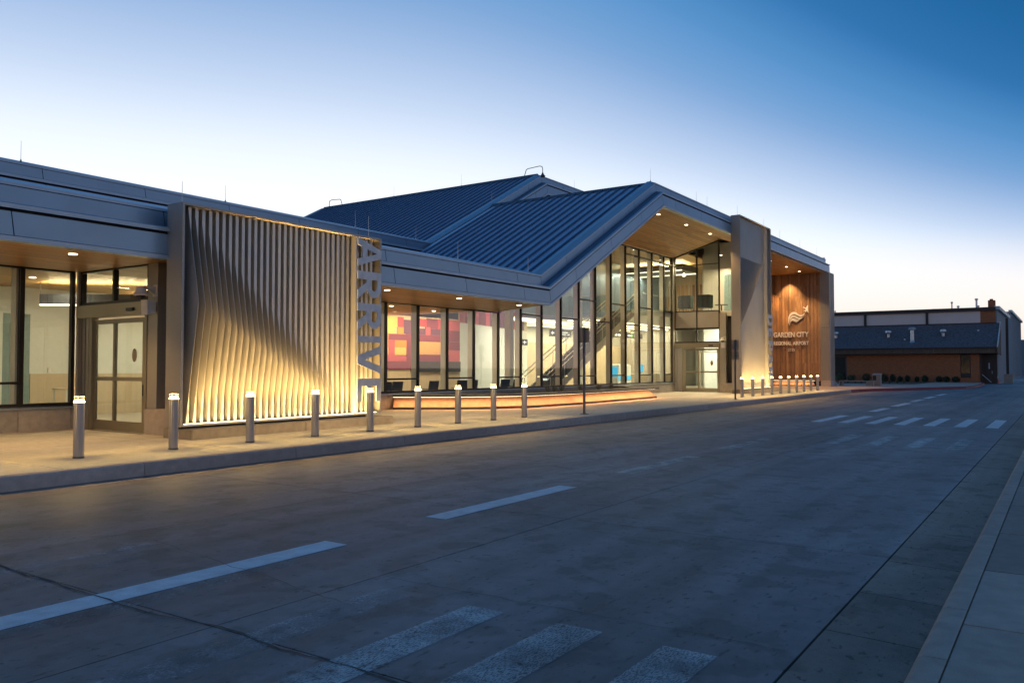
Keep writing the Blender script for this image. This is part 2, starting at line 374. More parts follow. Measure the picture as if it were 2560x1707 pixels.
# gutters
gutter = struct('gutter', MB().box(-30, 86.2, 11.29, 12.0, -.11, ZR - .006), 'gut')
gr = struct('gutter_pan', MB().box(-30, 86.2, .72, 1.32, -.13, ZR - .03), 'joint')
gx = [-3.4, -1.2, .9, 2.5, 4.1, 5.56, 6.63, 7.83, 9.28, 11.76, 14.3, 16.9, 19.5, 22.1, 24.7, 27.3, 29.9, 32.5, 38, 44, 50, 58, 66, 86]
for a, b in zip(gx[:-1], gx[1:]):
    obj('gutter_slab', MB().add([(a + .006, .73, ZR - .02), (b - .006, .73, ZR - .02), (b - .006, 1.32, ZR), (a + .006, 1.32, ZR), (a + .006, .73, -.12), (b - .006, .73, -.12), (b - .006, 1.32, -.12), (a + .006, 1.32, -.12)],
        [(0, 1, 2, 3), (4, 7, 6, 5), (0, 4, 5, 1), (1, 5, 6, 2), (2, 6, 7, 3), (3, 7, 4, 0)]), 'gut', gr)
# near kerb and near pavement
def kerb_run(name, pts, h0, h1, wid, side=1):
    """kerb with a rounded nose following a polyline; side=+1: the pavement lies to the left of the run"""
    mb = MB(); prof = [(0, h0), (.012, h1 - .05), (.03, h1 - .018), (.06, h1), (wid, h1), (wid, h0)]
    n = len(prof)
    rings = []
    for i, p in enumerate(pts):
        a = Vector(pts[max(0, i - 1)]); b = Vector(pts[min(len(pts) - 1, i + 1)])
        d = (b - a).normalized(); nn = Vector((-d.y, d.x)) * side
        rings.append([(p[0] + nn.x * u, p[1] + nn.y * u, z) for u, z in prof])
    vs = [q for r in rings for q in r]; fs = []
    for i in range(len(rings) - 1):
        for k in range(n): fs.append((i * n + k, i * n + (k + 1) % n, (i + 1) * n + (k + 1) % n, (i + 1) * n + k))
    fs += [tuple(range(n)), tuple(range((len(rings) - 1) * n, len(rings) * n))]
    mb.add(vs, fs); return mb
nk = struct('near_kerb', MB().box(-30, 86, .56, .70, -.13, .0), 'joint')
kx = [-3, .6, 3.0, 5.05, 6.15, 9.0, 12, 15, 18, 21, 24, 27, 30, 36, 44, 54, 66, 86]
for a, b in zip(kx[:-1], kx[1:]):
    obj('kerb_stone', kerb_run('k', [(a + .006, .74), (b - .006, .74)], -.1, .055, .175, -1), 'kerb', nk, True)
ns = struct('near_pavement', MB().box(-30, 86, -6, .545, -.13, .02), 'joint')
sx = [-3, .2, 1.9, 3.9, 5.82, 7.45, 9.2, 11.1, 13, 15, 17, 19, 21, 23, 25, 28, 31, 34, 40, 46, 54, 64, 86]
for i, (a, b) in enumerate(zip(sx[:-1], sx[1:])):
    for (c, d) in ((-1.35, .54), (-3.2, -1.36)):
        obj('paving_slab', MB().cbox(a + .006, b - .006, c + .006, d + .020, -.02, .05, .006), 'walk2' if b < 7.6 else 'walk', ns)
struct('verge', MB().box(-30, 86, -60, -3.22, -.12, .035), 'ground')
# terminal pavement and its kerb
kpts = [(-30, 12.0), (5, 12.0), (12, 12.0), (30, 12.02), (50, 12.05), (58.5, 12.05)]
kerb = struct('kerb', MB().box(-30, 58.5, 12.19, 12.24, -.12, .10), 'joint')
ks = [-20 + 3.05 * i for i in range(0, 27)]
ks = [x for x in ks if x < 58.0] + [58.5]
for a, b in zip(ks[:-1], ks[1:]):
    obj('kerb_stone', kerb_run('k', [(a + .006, 12.0), (b - .006, 12.0)], -.1, ZS, .19), 'kerb', kerb, True)
rk = [(58.5, 12.0), (60.5, 11.9), (62.5, 11.35), (65.4, 10.0), (68.4, 8.7), (71.6, 7.55), (74, 6.6), (77, 6.2), (84.7, 6.3), (92, 6.6), (94.6, 6.8)]
redk = struct('red_kerb', kerb_run('k', rk, -.1, ZS - .01, .2, 1), 'red')
def walk_fill():
    mb = MB(); inner = [(x, y + .18) for x, y in rk]
    poly = inner + [(94.6, 60), (58.5, 60)]
    return mb.prism(poly, lambda u, v, t: (u, v, t), -.1, ZS - .012)
struct('planted_walk', walk_fill(), 'walk2')
pav = struct('pavement', MB().box(-30, 58.5, 12.2, 20.1, -.12, ZS - .03), 'joint')
px_ = [6.3 - 3.49 * 9 + 3.49 * i for i in range(0, 30)]
px_ = [x for x in px_ if -26 < x < 58] + [58.5]
for i, (a, b) in enumerate(zip(px_[:-1], px_[1:])):
    for (c, d) in ((12.2, 15.9), (15.9, 20.04)):
        obj('paving_slab', MB().cbox(a + .005, b - .005, c + .005, d - .005, .05, ZS, .005), 'slab', pav)
# painted markings: thin sheets over the slabs
def sheet(name, x0, x1, y0, y1, m, z=ZR + .004, sk=0):
    return obj(name, MB().add([(x0, y0, z), (x1, y0, z), (x1 + sk, y1, z), (x0 + sk, y1, z)], [(0, 1, 2, 3)]), m, road)
sheet('lane_line', -1.4, 5.63, 5.71, 6.01, 'paint')
sheet('lane_line', 7.17, 10.13, 5.75, 6.04, 'paint')
for a, b in ((11.9, 14.9), (16.6, 19.6)): sheet('worn_lane_line', a, b, 5.75, 6.04, 'oldpaint')
sheet('worn_lane_line', -1, 4.9, 5.50, 5.70, 'oldpaint2')
sheet('worn_lane_line', 1.0, 4.2, 6.8, 6.95, 'oldpaint2')
sheet('worn_lane_line', 1.2, 4.6, 7.25, 7.36, 'oldpaint2')
sheet('worn_crossing_bar', 1.5, 4.69, 3.24, 3.55, 'oldpaint')
sheet('worn_crossing_bar', 1.5, 4.70, 2.48, 2.82, 'oldpaint')
sheet('worn_crossing_bar', 1.5, 4.68, 1.72, 2.06, 'oldpaint')
sheet('worn_crossing_bar', 1.5, 4.69, 4.05, 4.35, 'oldpaint2')
for k in range(8):
    y = 1.59 + .79 * k
    if k < 7: sheet('crossing_bar', 26.4, 30.5, y, y + .31, 'paint')
for k in range(4): sheet('worn_crossing_bar', 19.05, 21.95, 1.8 + .8 * k, 2.09 + .8 * k, 'oldpaint')
for (a, b, y) in ((33.76, 36.9, 6.03), (38.78, 42.7, 6.06), (44.5, 48.1, 6.16), (49.66, 53.07, 6.22), (54.93, 59.0, 6.27)):
    sheet('lane_dash', a, b, y, y + .32, 'paint')
# cracks
def crack(pts, wd=.012):
    vs = []; fs = []; dx = 0
    for i, (x, y) in enumerate(pts):
        dx = dx * .9 + random.uniform(-.02, .02); x += dx
        w_ = wd * random.uniform(.5, 1.3); vs += [(x - w_, y, ZR + .006), (x + w_, y, ZR + .006)]
    for i in range(len(pts) - 1): fs.append((2 * i, 2 * i + 1, 2 * i + 3, 2 * i + 2))
    o = obj('crack', MB().add(vs, fs), 'joint', road); return o
crack([(3.38 + random.uniform(-.015, .015), 1.4 + i * .11) for i in range(62)], .008)
crack([(4.2 + .0 + (i * .12) * .17 + random.uniform(-.012, .012), 4.2 + i * .12) for i in range(28)], .0035)
crack([(5.0 + random.uniform(-.012, .012), 1.4 + i * .11) for i in range(30)], .003)
crack([(7.5 + random.uniform(-.012, .012), 1.4 + i * .11) for i in range(35)], .003)

# ------------------------------------------------------------------ the terminal
T = thing('airport_terminal', 'long airport terminal with blue-grey metal roof, folded gable and lit glass front', 'building', (30, 20, ZS))
def offs(path, d):
    """path (x,z) offset upward by d, mitred"""
    res = []
    for i, p in enumerate(path):
        ns_ = []
        for a, b in ((i - 1, i), (i, i + 1)):
            if a < 0 or b >= len(path): continue
            dx = path[b][0] - path[a][0]; dz = path[b][1] - path[a][1]; l = math.hypot(dx, dz); ns_.append((-dz / l, dx / l))
        n = ns_[0] if len(ns_) == 1 else None
        if n is None:
            a, b = ns_; s = (a[0] + b[0], a[1] + b[1]); k = 2 / (s[0] ** 2 + s[1] ** 2) ; n = (s[0] * k, s[1] * k)
        res.append((p[0] + n[0] * d, p[1] + n[1] * d))
    return res
def sweep(path, sec):
    """sec: closed list of (y, d); swept along the folded path"""
    rings = []
    lines = [offs(path, d) for _, d in sec]
    for i in range(len(path)): rings.append([(lines[k][i][0], sec[k][0], lines[k][i][1]) for k in range(len(sec))])
    n = len(sec); vs = [q for r in rings for q in r]; fs = []
    for i in range(len(rings) - 1):
        for k in range(n): fs.append((i * n + k, i * n + (k + 1) % n, (i + 1) * n + (k + 1) % n, (i + 1) * n + k))
    fs += [tuple(range(n))[::-1], tuple(range((len(rings) - 1) * n, len(rings) * n))]
    return MB().add(vs, fs)
def cut(path, joints, gap=.012):
    """split a folded path at the joint stations (x), keeping the folds mitred as joints of their own"""
    segs = []
    for a, b in zip(path[:-1], path[1:]):
        xs_ = [a[0]] + [x for x in joints if a[0] + .1 < x < b[0] - .1] + [b[0]]
        for u, v in zip(xs_[:-1], xs_[1:]):
            segs.append((a, b, u, v))
    return segs
def band(path, joints, y0, y1, d0, d1, m, name='fascia_panel'):
    lo = offs(path, d0); hi = offs(path, d1)
    for si in range(len(path) - 1):
        a, b = path[si], path[si + 1]; L_ = b[0] - a[0]
        xs_ = [a[0]] + [x for x in joints if a[0] + .15 < x < b[0] - .15] + [b[0]]
        for u, v in zip(xs_[:-1], xs_[1:]):
            g = .010
            tu = 0 if u == a[0] else (u - a[0]) / L_; tv = 1 if v == b[0] else (v - a[0]) / L_
            tu += g / L_; tv -= g / L_
            def P(arr, t, y):
                p, q = arr[si], arr[si + 1]; return (p[0] + (q[0] - p[0]) * t, y, p[1] + (q[1] - p[1]) * t)
            vs = [P(lo, tu, y0), P(lo, tv, y0), P(hi, tv, y0), P(hi, tu, y0), P(lo, tu, y1), P(lo, tv, y1), P(hi, tv, y1), P(hi, tu, y1)]
            obj(name, MB().add(vs, [(0, 1, 2, 3), (4, 7, 6, 5), (0, 4, 5, 1), (1, 5, 6, 2), (2, 6, 7, 3), (3, 7, 4, 0)]), m, T)
S = .522
front = [(-14, 3.94), (25.95, 3.94), (36.27, 9.32), (69.45, 9.32)]
def folded(path, Y, jl, ju, jt):
    obj('soffit_trim', sweep(path, [(Y - .02, 0), (Y - .02, .085), (Y + .25, .085), (Y + .25, 0)]), 'flash', T)
    band(path, jl, Y, Y + .05, .098, .53, 'fascia')
    obj('shadow_gap', sweep(path, [(Y + .055, .05), (Y + .055, .59), (Y + .352, .62), (Y + .352, 1.08), (Y + .55, 1.08), (Y + .55, .05)]), 'gap', T)
    obj('drip_flashing', sweep(path, [(Y - .05, .585), (Y - .05, .665), (Y + .02, .695), (Y + .05, .695), (Y + .05, .60)]), 'flash', T)
    obj('shaded_ledge', sweep(path, [(Y + .052, .60), (Y + .052, .690), (Y + .34, .738), (Y + .34, .64)]), 'shaded_ledge', T)  # dark sky reflection is painted into this strip's colour
    band(path, ju, Y + .30, Y + .35, .748, 1.055, 'fascia')
    obj('coping', sweep(path, [(Y + .28, 1.068), (Y + .28, 1.13), (Y + .56, 1.235), (Y + .72, 1.235), (Y + .72, 1.0)]), 'flash', T)
folded(front, 15.8, [-3.2 + .0, .2, 3.75, 7.2, 10.6, 14.05, 17.43, 20.81, 24.2, 27.9, 30.92, 33.89, 37.8, 41.22, 44.5, 47.9, 51.3, 54.75, 57.95, 61.3, 64.7, 67.9],
       [-3.2, .3, 3.7, 7.1, 10.5, 13.9, 17.5, 20.93, 24.34, 27.82, 30.89, 33.91, 38.07, 41.49, 45., 48.3, 51.6, 55., 58.4, 61.8, 65.2, 68.2], [])
rear = [(-14, 6.66), (31.41, 6.66), (41.66, 12.01), (62, 12.01)]
folded(rear, 25.6, [-1, 2.4, 5.8, 9.2, 12.6, 16, 19.4, 22.8, 26.2, 29.3, 34.4, 37.4, 40.4, 44.4, 47.8, 51.2], [-1, 2.5, 5.9, 9.3, 12.7, 16.1, 19.5, 22.9, 26.3, 29.5, 34.2, 37.2, 40.2, 44.2, 47.6, 51], [])
# return of the front fascia at the far end
obj('fascia_panel', MB().box(69.45, 69.5, 15.82, 26, 9.42, 9.86), 'fascia', T)
obj('fascia_panel', MB().box(69.16, 69.2, 16.12, 26, 10.06, 10.38), 'fascia', T)
obj('coping', MB().box(69.0, 69.26, 16.1, 26, 10.39, 10.55), 'flash', T)
# roofs. standing seam pans run up the slope, one object each
def rz(x): return 10.5 + S * (x - 36.3)
def pan(x0, x1, y, wd=.51):
    e = .03; mb = MB()
    n = (-S / math.hypot(1, S), 1 / math.hypot(1, S))
    def q(x, yy, h): return (x + n[0] * h, yy, rz(x) + n[1] * h)
    for (a, b, h) in ((y + .012, y + wd - .012, 0.0), (y - .028, y + .028, .09)):
        mb.add([q(x0, a, -.05), q(x1, a, -.05), q(x1, b, -.05), q(x0, b, -.05), q(x0, a, h), q(x1, a, h), q(x1, b, h), q(x0, b, h)],
               [(0, 3, 2, 1), (4, 5, 6, 7), (0, 1, 5, 4), (1, 2, 6, 5), (2, 3, 7, 6), (3, 0, 4, 7)])
    return mb
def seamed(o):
    o.data.materials.append(M['shaded_seam'])  # raised seam faces get a dark colour standing in for their shadow
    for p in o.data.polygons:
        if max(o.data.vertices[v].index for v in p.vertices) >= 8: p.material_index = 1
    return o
pf = None
for i in range(18):
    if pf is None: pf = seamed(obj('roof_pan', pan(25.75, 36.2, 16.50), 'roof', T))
    else: piece('roof_pan', pf, T, (0, .51 * i, 0))
pf = None
for i in range(36):
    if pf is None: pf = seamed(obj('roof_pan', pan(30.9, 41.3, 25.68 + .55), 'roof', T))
    else: piece('roof_pan', pf, T, (0, .51 * i, 0))
obj('roof_deck', MB().prism([(25.7, 4.85), (36.25, rz(36.25) - .07), (36.25, rz(36.25) - .5), (25.7, 4.5)], lambda u, v, t: (u, t, v), 16.3, 25.9), 'gap', T)
obj('roof_deck', MB().prism([(30.5, rz(30.5) - .07), (41.35, rz(41.35) - .07), (41.35, rz(41.35) - .5), (30.5, rz(30.5) - .5)], lambda u, v, t: (u, t, v), 25.95, 44.6), 'gap', T)
obj('ridge_cap', MB().prism([(36.02, 10.36), (36.25, 10.58), (36.6, 10.46), (36.6, 10.34)], lambda u, v, t: (u, t, v), 16.5, 25.85), 'cap', T)
obj('ridge_cap', MB().prism([(41.2, 13.08), (41.44, 13.32), (41.8, 13.18), (41.8, 13.0)], lambda u, v, t: (u, t, v), 26.2, 44.6), 'cap', T)
obj('verge_trim', MB().prism([(30.5, rz(30.5) - .5), (41.4, rz(41.4) - .5), (41.4, rz(41.4) + .08), (30.5, rz(30.5) + .08)], lambda u, v, t: (u, t, v), 44.6, 44.85), 'flash', T)
obj('flat_roof', MB().box(-14, 25.8, 16.3, 25.7, 4.6, 4.8), 'cap', T)
obj('flat_roof', MB().box(-14, 30.6, 26.1, 44.6, 7.2, 7.4), 'cap', T)
obj('flat_roof', MB().box(36.55, 69.0, 16.35, 25.7, 10.1, 10.3), 'cap', T)
obj('flat_roof', MB().box(41.75, 62, 26.1, 44.6, 12.7, 12.9), 'cap', T)
obj('clerestory_wall', MB().box(-14, 31.0, 25.95, 26.05, 4.8, 6.70).prism([(31.0, 4.8), (62, 4.8), (62, 12.05), (41.66, 12.05), (31.41, 6.7), (31.0, 6.7)], lambda u, v, t: (u, t, v), 25.96, 26.04), 'fascia', T)
obj('back_wall', MB().box(-14, 62, 44.4, 44.55, ZS, 7.2).box(61.85, 62, 26, 44.4, ZS, 12.7).box(69.0, 69.2, 16.3, 26, .2, 9.9).box(62, 69, 25.9, 26.05, ZS, 10), 'champ', T)
# soffits
obj('soffit', MB().box(-14, 25.9, 15.95, 20.0, 3.975, 4.03), 'woodx', T)
obj('soffit', MB().add([(25.95, 15.95, 3.99), (36.27, 15.95, 9.36), (37.1, 20.0, 8.44), (28.66, 20.0, 4.03), (25.95, 15.95, 4.05), (36.27, 15.95, 9.42), (37.1, 20.0, 8.5), (28.66, 20.0, 4.09)],
    [(0, 1, 2, 3), (4, 7, 6, 5), (0, 4, 5, 1), (1, 5, 6, 2), (2, 6, 7, 3), (3, 7, 4, 0)]), 'woodx', T)
obj('soffit', MB().add([(25.95, 15.95, 3.985), (28.66, 20.0, 4.025), (25.9, 20.0, 3.99), (25.95, 15.95, 4.05), (28.66, 20.0, 4.09), (25.9, 20, 4.05)], [(0, 1, 2), (3, 5, 4), (0, 3, 4, 1), (1, 4, 5, 2), (2, 5, 3, 0)]), 'woodx', T)
obj('soffit', MB().add([(36.27, 15.95, 9.355), (52.6, 15.95, 9.355), (52.6, 17.0, 9.355), (36.5, 17.0, 9.355), (36.27, 15.95, 9.45), (52.6, 15.95, 9.45), (52.6, 17.0, 9.45), (36.5, 17.0, 9.45)],
    [(0, 1, 2, 3), (4, 7, 6, 5), (0, 4, 5, 1), (1, 5, 6, 2), (2, 6, 7, 3), (3, 7, 4, 0)]), 'woodx', T)
obj('soffit', MB().add([(36.5, 17.0, 9.35), (47.5, 17.0, 9.35), (47.5, 20.0, 8.43), (37.1, 20.0, 8.43), (36.5, 17.0, 9.42), (47.5, 17.0, 9.42), (47.5, 20.0, 8.5), (37.1, 20.0, 8.5)],
    [(0, 1, 2, 3), (4, 7, 6, 5), (0, 4, 5, 1), (1, 5, 6, 2), (2, 6, 7, 3), (3, 7, 4, 0)]), 'woodx', T)
obj('soffit', MB().box(52.6, 69.3, 15.95, 20.06, 9.22, 9.3), 'woodx', T)
# stone base and piers
def base_run(x0, x1, joints):
    e = [x0] + sorted(x for x in joints if x0 < x < x1) + [x1]
    for a, b in zip(e[:-1], e[1:]): obj('base_stone', MB().cbox(a + .004, b - .004, 19.98, 20.3, ZS - .1, .665, .008), 'stone', T)
    obj('window_sill', MB().prism([(19.93, .67), (19.93, .70), (20.08, .735), (20.3, .735), (20.3, .67)], lambda u, v, t: (t, u, v), x0, x1), 'flash', T)
base_run(-14, 10.62, [10.45 - 1.2 * k for k in range(20)])
base_run(16.4, 47.5, [16.4 + 1.745 * k for k in range(1, 18)])
# glazing of the main front
MX = [21.62 + 1.745 * k for k in range(-3, 15)] + [47.25]
LX = [10.5] + [9.32 - 1.745 * k for k in range(0, 12)]
YW = 20.05
def top_at(x): return max(4.01, min(8.40, 4.01 + S * (x - 28.66)))
def frame_bar(name, x0, x1, z0, z1, z0b=None, z1b=None, y0=YW - .03, y1=YW + .1):
    z0b = z0 if z0b is None else z0b; z1b = z1 if z1b is None else z1b
    return obj(name, MB().add([(x0, y0, z0), (x1, y0, z0b), (x1, y0, z1b), (x0, y0, z1), (x0, y1, z0), (x1, y1, z0b), (x1, y1, z1b), (x0, y1, z1)],
        [(0, 1, 2, 3), (4, 7, 6, 5), (0, 4, 5, 1), (1, 5, 6, 2), (2, 6, 7, 3), (3, 7, 4, 0)]), 'frame', T)
def pane(x0, x1, z0, z1, z1b=None):
    z1b = z1 if z1b is None else z1b
    obj('pane', MB().add([(x0, YW + .02, z0), (x1, YW + .02, z0), (x1, YW + .02, z1b), (x0, YW + .02, z1), (x0, YW + .045, z0), (x1, YW + .045, z0), (x1, YW + .045, z1b), (x0, YW + .045, z1)],
        [(0, 1, 2, 3), (4, 7, 6, 5), (0, 4, 5, 1), (1, 5, 6, 2), (2, 6, 7, 3), (3, 7, 4, 0)]), 'glass', T)
mw = .032
for i, x in enumerate(MX):
    t = top_at(x); frame_bar('mullion', x - mw, x + mw, .735, t)
    if i < len(MX) - 1 and i >= 1: obj('glazing_fin', MB().box(x - .05, x + .0, 20.12, 20.36, ZS, max(t, 4.0)), 'fin', T)
for i, (a, b) in enumerate(zip(MX[:-1], MX[1:])):
    ta, tb = top_at(a), top_at(b)
    frame_bar('sill_rail', a + mw, b - mw, .735, .79)
    frame_bar('head_rail', a + mw, b - mw, ta - .06, ta, tb - .06, tb)
    k = i - 3                                                                   # bay number: 0 = first one right of the sign screen
    trans = []
    if k % 2 == 0: trans.append(1.22)
    if ta > 4.3 or k >= 6: trans.append(4.02 if k % 2 == 1 else 5.05)
    if k in (5,): trans = [4.02 + 0] if False else trans
    if k >= 11: trans.append(7.93)
    trans = [z for z in sorted(trans) if z < min(ta, tb) - .25]
    zs = [.79] + trans + [None]
    z0 = .79
    for z in trans:
        frame_bar('transom', a + mw, b - mw, z - .03, z + .03); pane(a + mw, b - mw, z0, z - .03); z0 = z + .03
    pane(a + mw, b - mw, z0, ta - .06, tb - .06)
# left wing windows
for i, x in enumerate(LX):
    frame_bar('mullion', x - .05 if i else x - .04, x + .05 if i else x + .04, .735, 4.01)
    if i: obj('glazing_fin', MB().box(x - .10, x - .052, 20.12, 20.36, ZS, 4.0), 'fin', T)
for a, b in zip(LX[1:], LX[:-1]):
    frame_bar('sill_rail', a + .05, b - .04, .735, .80); frame_bar('head_rail', a + .05, b - .04, 3.94, 4.01)
    if b < 10: frame_bar('transom', a + .05, b - .04, 1.25, 1.31); pane(a + .05, b - .04, .8, 1.25); pane(a + .05, b - .04, 1.31, 3.94)
    else: pane(a + .05, b - .04, .8, 3.94)
# ---- entrances (door wall faces -X)
def entrance(X0, zt, zsp, right):
    """door wall at x = X0 from y 17.1 to 20.0"""
    bx = lambda name, y0, y1, z0, z1, m, d0=-.05, d1=.07: obj(name, MB().box(X0 + d0, X0 + d1, y0, y1, z0, z1), m, T)
    # corner trims, fluted
    for k in range(6):
        y = 19.52 + k * .085; bx('fluted_trim', y, y + .055, ZS, 2.84, 'champ', -.03 - .02 * (k % 2), .05)
    bx('corner_post', 20.0, 20.1, .735 if not right else ZS, zt, 'champ', -.09, .06)
    # transom window over the door
    zb = 3.14
    bx('head_rail', 17.14, 20.0, zt - .06, zt, 'frame'); bx('sill_rail', 17.14, 20.0, zb, zb + .07, 'frame')
    bx('mullion', 18.52, 18.59, zb + .07, zt - .06, 'frame'); bx('mullion', 17.12, 17.17, zb, zt, 'frame'); bx('mullion', 19.93, 19.99, zb, zt, 'frame')
    if not right:
        for a, b in ((17.17, 18.52), (18.59, 19.93)): bx('pane', a, b, zb + .07, zt - .06, 'glass2', .0, .02)
    # header box with sensor
    hb = obj('door_header', MB().cbox(X0 - .16, X0 + .08, 17.13, 19.98, 2.83, 3.13, .01), 'frame2', T)
    obj('door_sensor', MB().cbox(X0 - .20, X0 - .155, 17.5, 17.78, 2.93, 3.0, .008), 'black', hb)
    bx('door_jamb', 19.40, 19.52, ZS, 2.83, 'frame2', -.08, .08); bx('door_jamb', 17.12, 17.2, ZS, 2.83, 'frame2', -.08, .08)
    # sliding door leaves
    for a, b, dx in ((18.45, 19.38, 0.0), (17.22, 18.5, -.045)):
        d = obj('door', MB().box(X0 - .02 + dx, X0 + .02 + dx, a, a + .075, ZS + .02, 2.78).box(X0 - .02 + dx, X0 + .02 + dx, b - .075, b, ZS + .02, 2.78)
                .box(X0 - .02 + dx, X0 + .02 + dx, a + .075, b - .075, 2.67, 2.78).box(X0 - .02 + dx, X0 + .02 + dx, a + .075, b - .075, ZS + .02, .40)
                .box(X0 - .02 + dx, X0 + .02 + dx, a + .075, b - .075, 1.33, 1.42), 'frame2', T)
        for z0, z1 in ((.40, 1.33), (1.42, 2.67)): obj('pane', MB().box(X0 - .006 + dx, X0 + .006 + dx, a + .075, b - .075, z0, z1), 'glass2', d)
        if dx:
            st = MB(); n = 20
            obj('door_sticker', MB().prism([(17.62 + .09 * math.cos(6.283 * i / n), 1.92 + .155 * math.sin(6.283 * i / n)) for i in range(n)], lambda u, v, t: (t, u, v), X0 - .02 + dx, X0 - .008 + dx), 'signback', d)
        obj('handle', MB().box(X0 - .035 + dx, X0 - .02 + dx, a + .02, a + .05, 1.0, 1.25), 'black', d)
    bx('threshold', 17.2, 19.4, ZS - .02, ZS + .012, 'frame2', -.12, .12)
    # pier beside the door, dark recess, stone block at its foot
    obj('pier', MB().box(X0 - .06, X0 + .5, 16.74, 17.115, .72, zt + (.9 if right else 0)), 'champ', T)
    obj('pier', MB().box(X0 + .25, X0 + .6, 16.40, 16.735, .72, zt + (.9 if right else 0)), 'gap', T)
    obj('pier', MB().box(X0 + .0, X0 + .5, 15.95, 16.39, .72, zt + (.9 if right else 0)), 'champ', T)
    obj('base_stone', MB().cbox(X0 - .12, X0 + .6, 15.82, 17.11, ZS - .1, .715, .008), 'block', T)
entrance(10.7, 4.0, None, False)
entrance(47.5, 4.0, None, True)
# right entrance: small window over the door, spandrel, tall upper windows
X0 = 47.5
for a, b in ((17.17, 18.52), (18.59, 19.93)):
    obj('pane', MB().box(X0, X0 + .02, a, b, 3.21, 3.94), 'glass2', T)
    obj('spandrel_panel', MB().box(X0 - .03, X0 + .03, a - .03, b + .03, 4.03, 5.03), 'champ', T)
for z in (4.0, 5.03, 7.86): obj('transom', MB().box(X0 - .05, X0 + .07, 17.14, 20.0, z, z + .05), 'frame', T)
def st(y): return 8.43 + (20 - y) * (.92 / 3.0)
for a, b in ((17.17, 18.52), (18.6, 19.93)):
    obj('pane', MB().box(X0, X0 + .02, a, b, 5.08, 7.86), 'glass2', T)
    obj('pane', MB().add([(X0, a, 7.91), (X0, b, 7.91), (X0, b, st(b) - .05), (X0, a, st(a) - .05), (X0 + .02, a, 7.91), (X0 + .02, b, 7.91), (X0 + .02, b, st(b) - .05), (X0 + .02, a, st(a) - .05)],
        [(0, 1, 2, 3), (4, 7, 6, 5), (0, 4, 5, 1), (1, 5, 6, 2), (2, 6, 7, 3), (3, 7, 4, 0)]), 'glass2', T)
for y in (17.12, 18.52, 19.93): obj('mullion', MB().box(X0 - .055, X0 + .08, y, y + .07, 4.05, st(y + .07) - .01), 'frame', T)
obj('head_rail', MB().add([(X0 - .05, 17.14, st(17.14) - .07), (X0 - .05, 20, st(20) - .07), (X0 - .05, 20, st(20) - .005), (X0 - .05, 17.14, st(17.14) - .005), (X0 + .06, 17.14, st(17.14) - .07), (X0 + .06, 20, st(20) - .07), (X0 + .06, 20, st(20) - .005), (X0 + .06, 17.14, st(17.14) - .005)],
    [(0, 1, 2, 3), (4, 7, 6, 5), (0, 4, 5, 1), (1, 5, 6, 2), (2, 6, 7, 3), (3, 7, 4, 0)]), 'frame', T)
obj('corner_post', MB().box(47.22, 47.42, 19.96, 20.2, .735, 8.42), 'frame2', T)
# vestibule boxes behind the two sign screens
obj('vestibule_wall', MB().box(10.9, 16.4, 15.85, 15.97, ZS, 3.97).box(16.3, 16.42, 15.97, 20.0, ZS, 3.97), 'champ', T)
obj('vestibule_wall', MB().box(47.7, 52.6, 15.85, 15.97, ZS, 9.9).box(52.5, 52.62, 15.97, 20.0, ZS, 9.9), 'champ', T)
obj('rear_recess_wall', MB().box(52.6, 67.9, 20.0, 20.14, ZS, 9.22), 'champ', T)
# timber feature wall, facing -X
Wd = 3.8 / 27
random.seed(11)
for i in range(27):
    y0 = 16.25 + i * Wd; z = .55
    cuts = [.55] + sorted(random.sample([2.0, 3.1, 3.9, 5.2, 6.3, 7.4, 8.2], random.choice((1, 1, 2)))) + [9.215]
    for a, b in zip(cuts[:-1], cuts[1:]):
        obj('plank', MB().box(67.99 - random.uniform(0, .006), 68.06, y0 + .004, y0 + Wd - .004, a + .002, b - .002), random.choice(['wood1', 'wood1', 'wood2', 'wood3']), T)
obj('wall_light_bar', MB().cbox(67.90, 67.94, 15.55, 16.15, 4.93, 4.97, .008), 'steel', T)
obj('backing', MB().box(68.06, 68.2, 16.24, 20.06, ZS, 9.215), 'gap', T)
for k in range(10):
    y = 15.5 + k * .073; obj('fluted_trim', MB().box(68.0 - (.05 if k % 2 else .02), 68.25, y, y + .069, .62, 9.21), 'champ', T)
for k in range(18):
    x = 68.28 + k * .066; obj('fluted_trim', MB().box(x, x + .062, 15.5 - (.02 if k % 2 else 0), 15.6, .62, 9.21), 'champ', T)
obj('base_stone', MB().cbox(67.93, 69.4, 15.46, 16.22, ZS - .1, .615, .01), 'block', T)
# ------------------------------------------------------------------ lettering
def glyphs(txt, off=.0, shear=0):
    """outline text as 2-D mesh, then returned as verts and faces with a unit-height box"""
    cu = bpy.data.curves.new('t', 'FONT'); cu.body = txt; cu.size = 1; cu.offset = off; cu.extrude = .5; cu.resolution_u = 5; cu.fill_mode = 'BOTH'
    o = bpy.data.objects.new('t', cu); C.objects.link(o); bpy.context.view_layer.update()
    me = bpy.data.meshes.new_from_object(o.evaluated_get(bpy.context.evaluated_depsgraph_get()))
    vs = [v.co.copy() for v in me.vertices]; fs = [tuple(p.vertices) for p in me.polygons]
    bpy.data.objects.remove(o); bpy.data.curves.remove(cu); bpy.data.meshes.remove(me)
    x0 = min(v.x for v in vs); x1 = max(v.x for v in vs); y0 = min(v.y for v in vs); y1 = max(v.y for v in vs)
    return [((v.x - x0) / (x1 - x0), (v.y - y0) / (y1 - y0), v.z + .5) for v in vs], fs, (x1 - x0) / (y1 - y0)
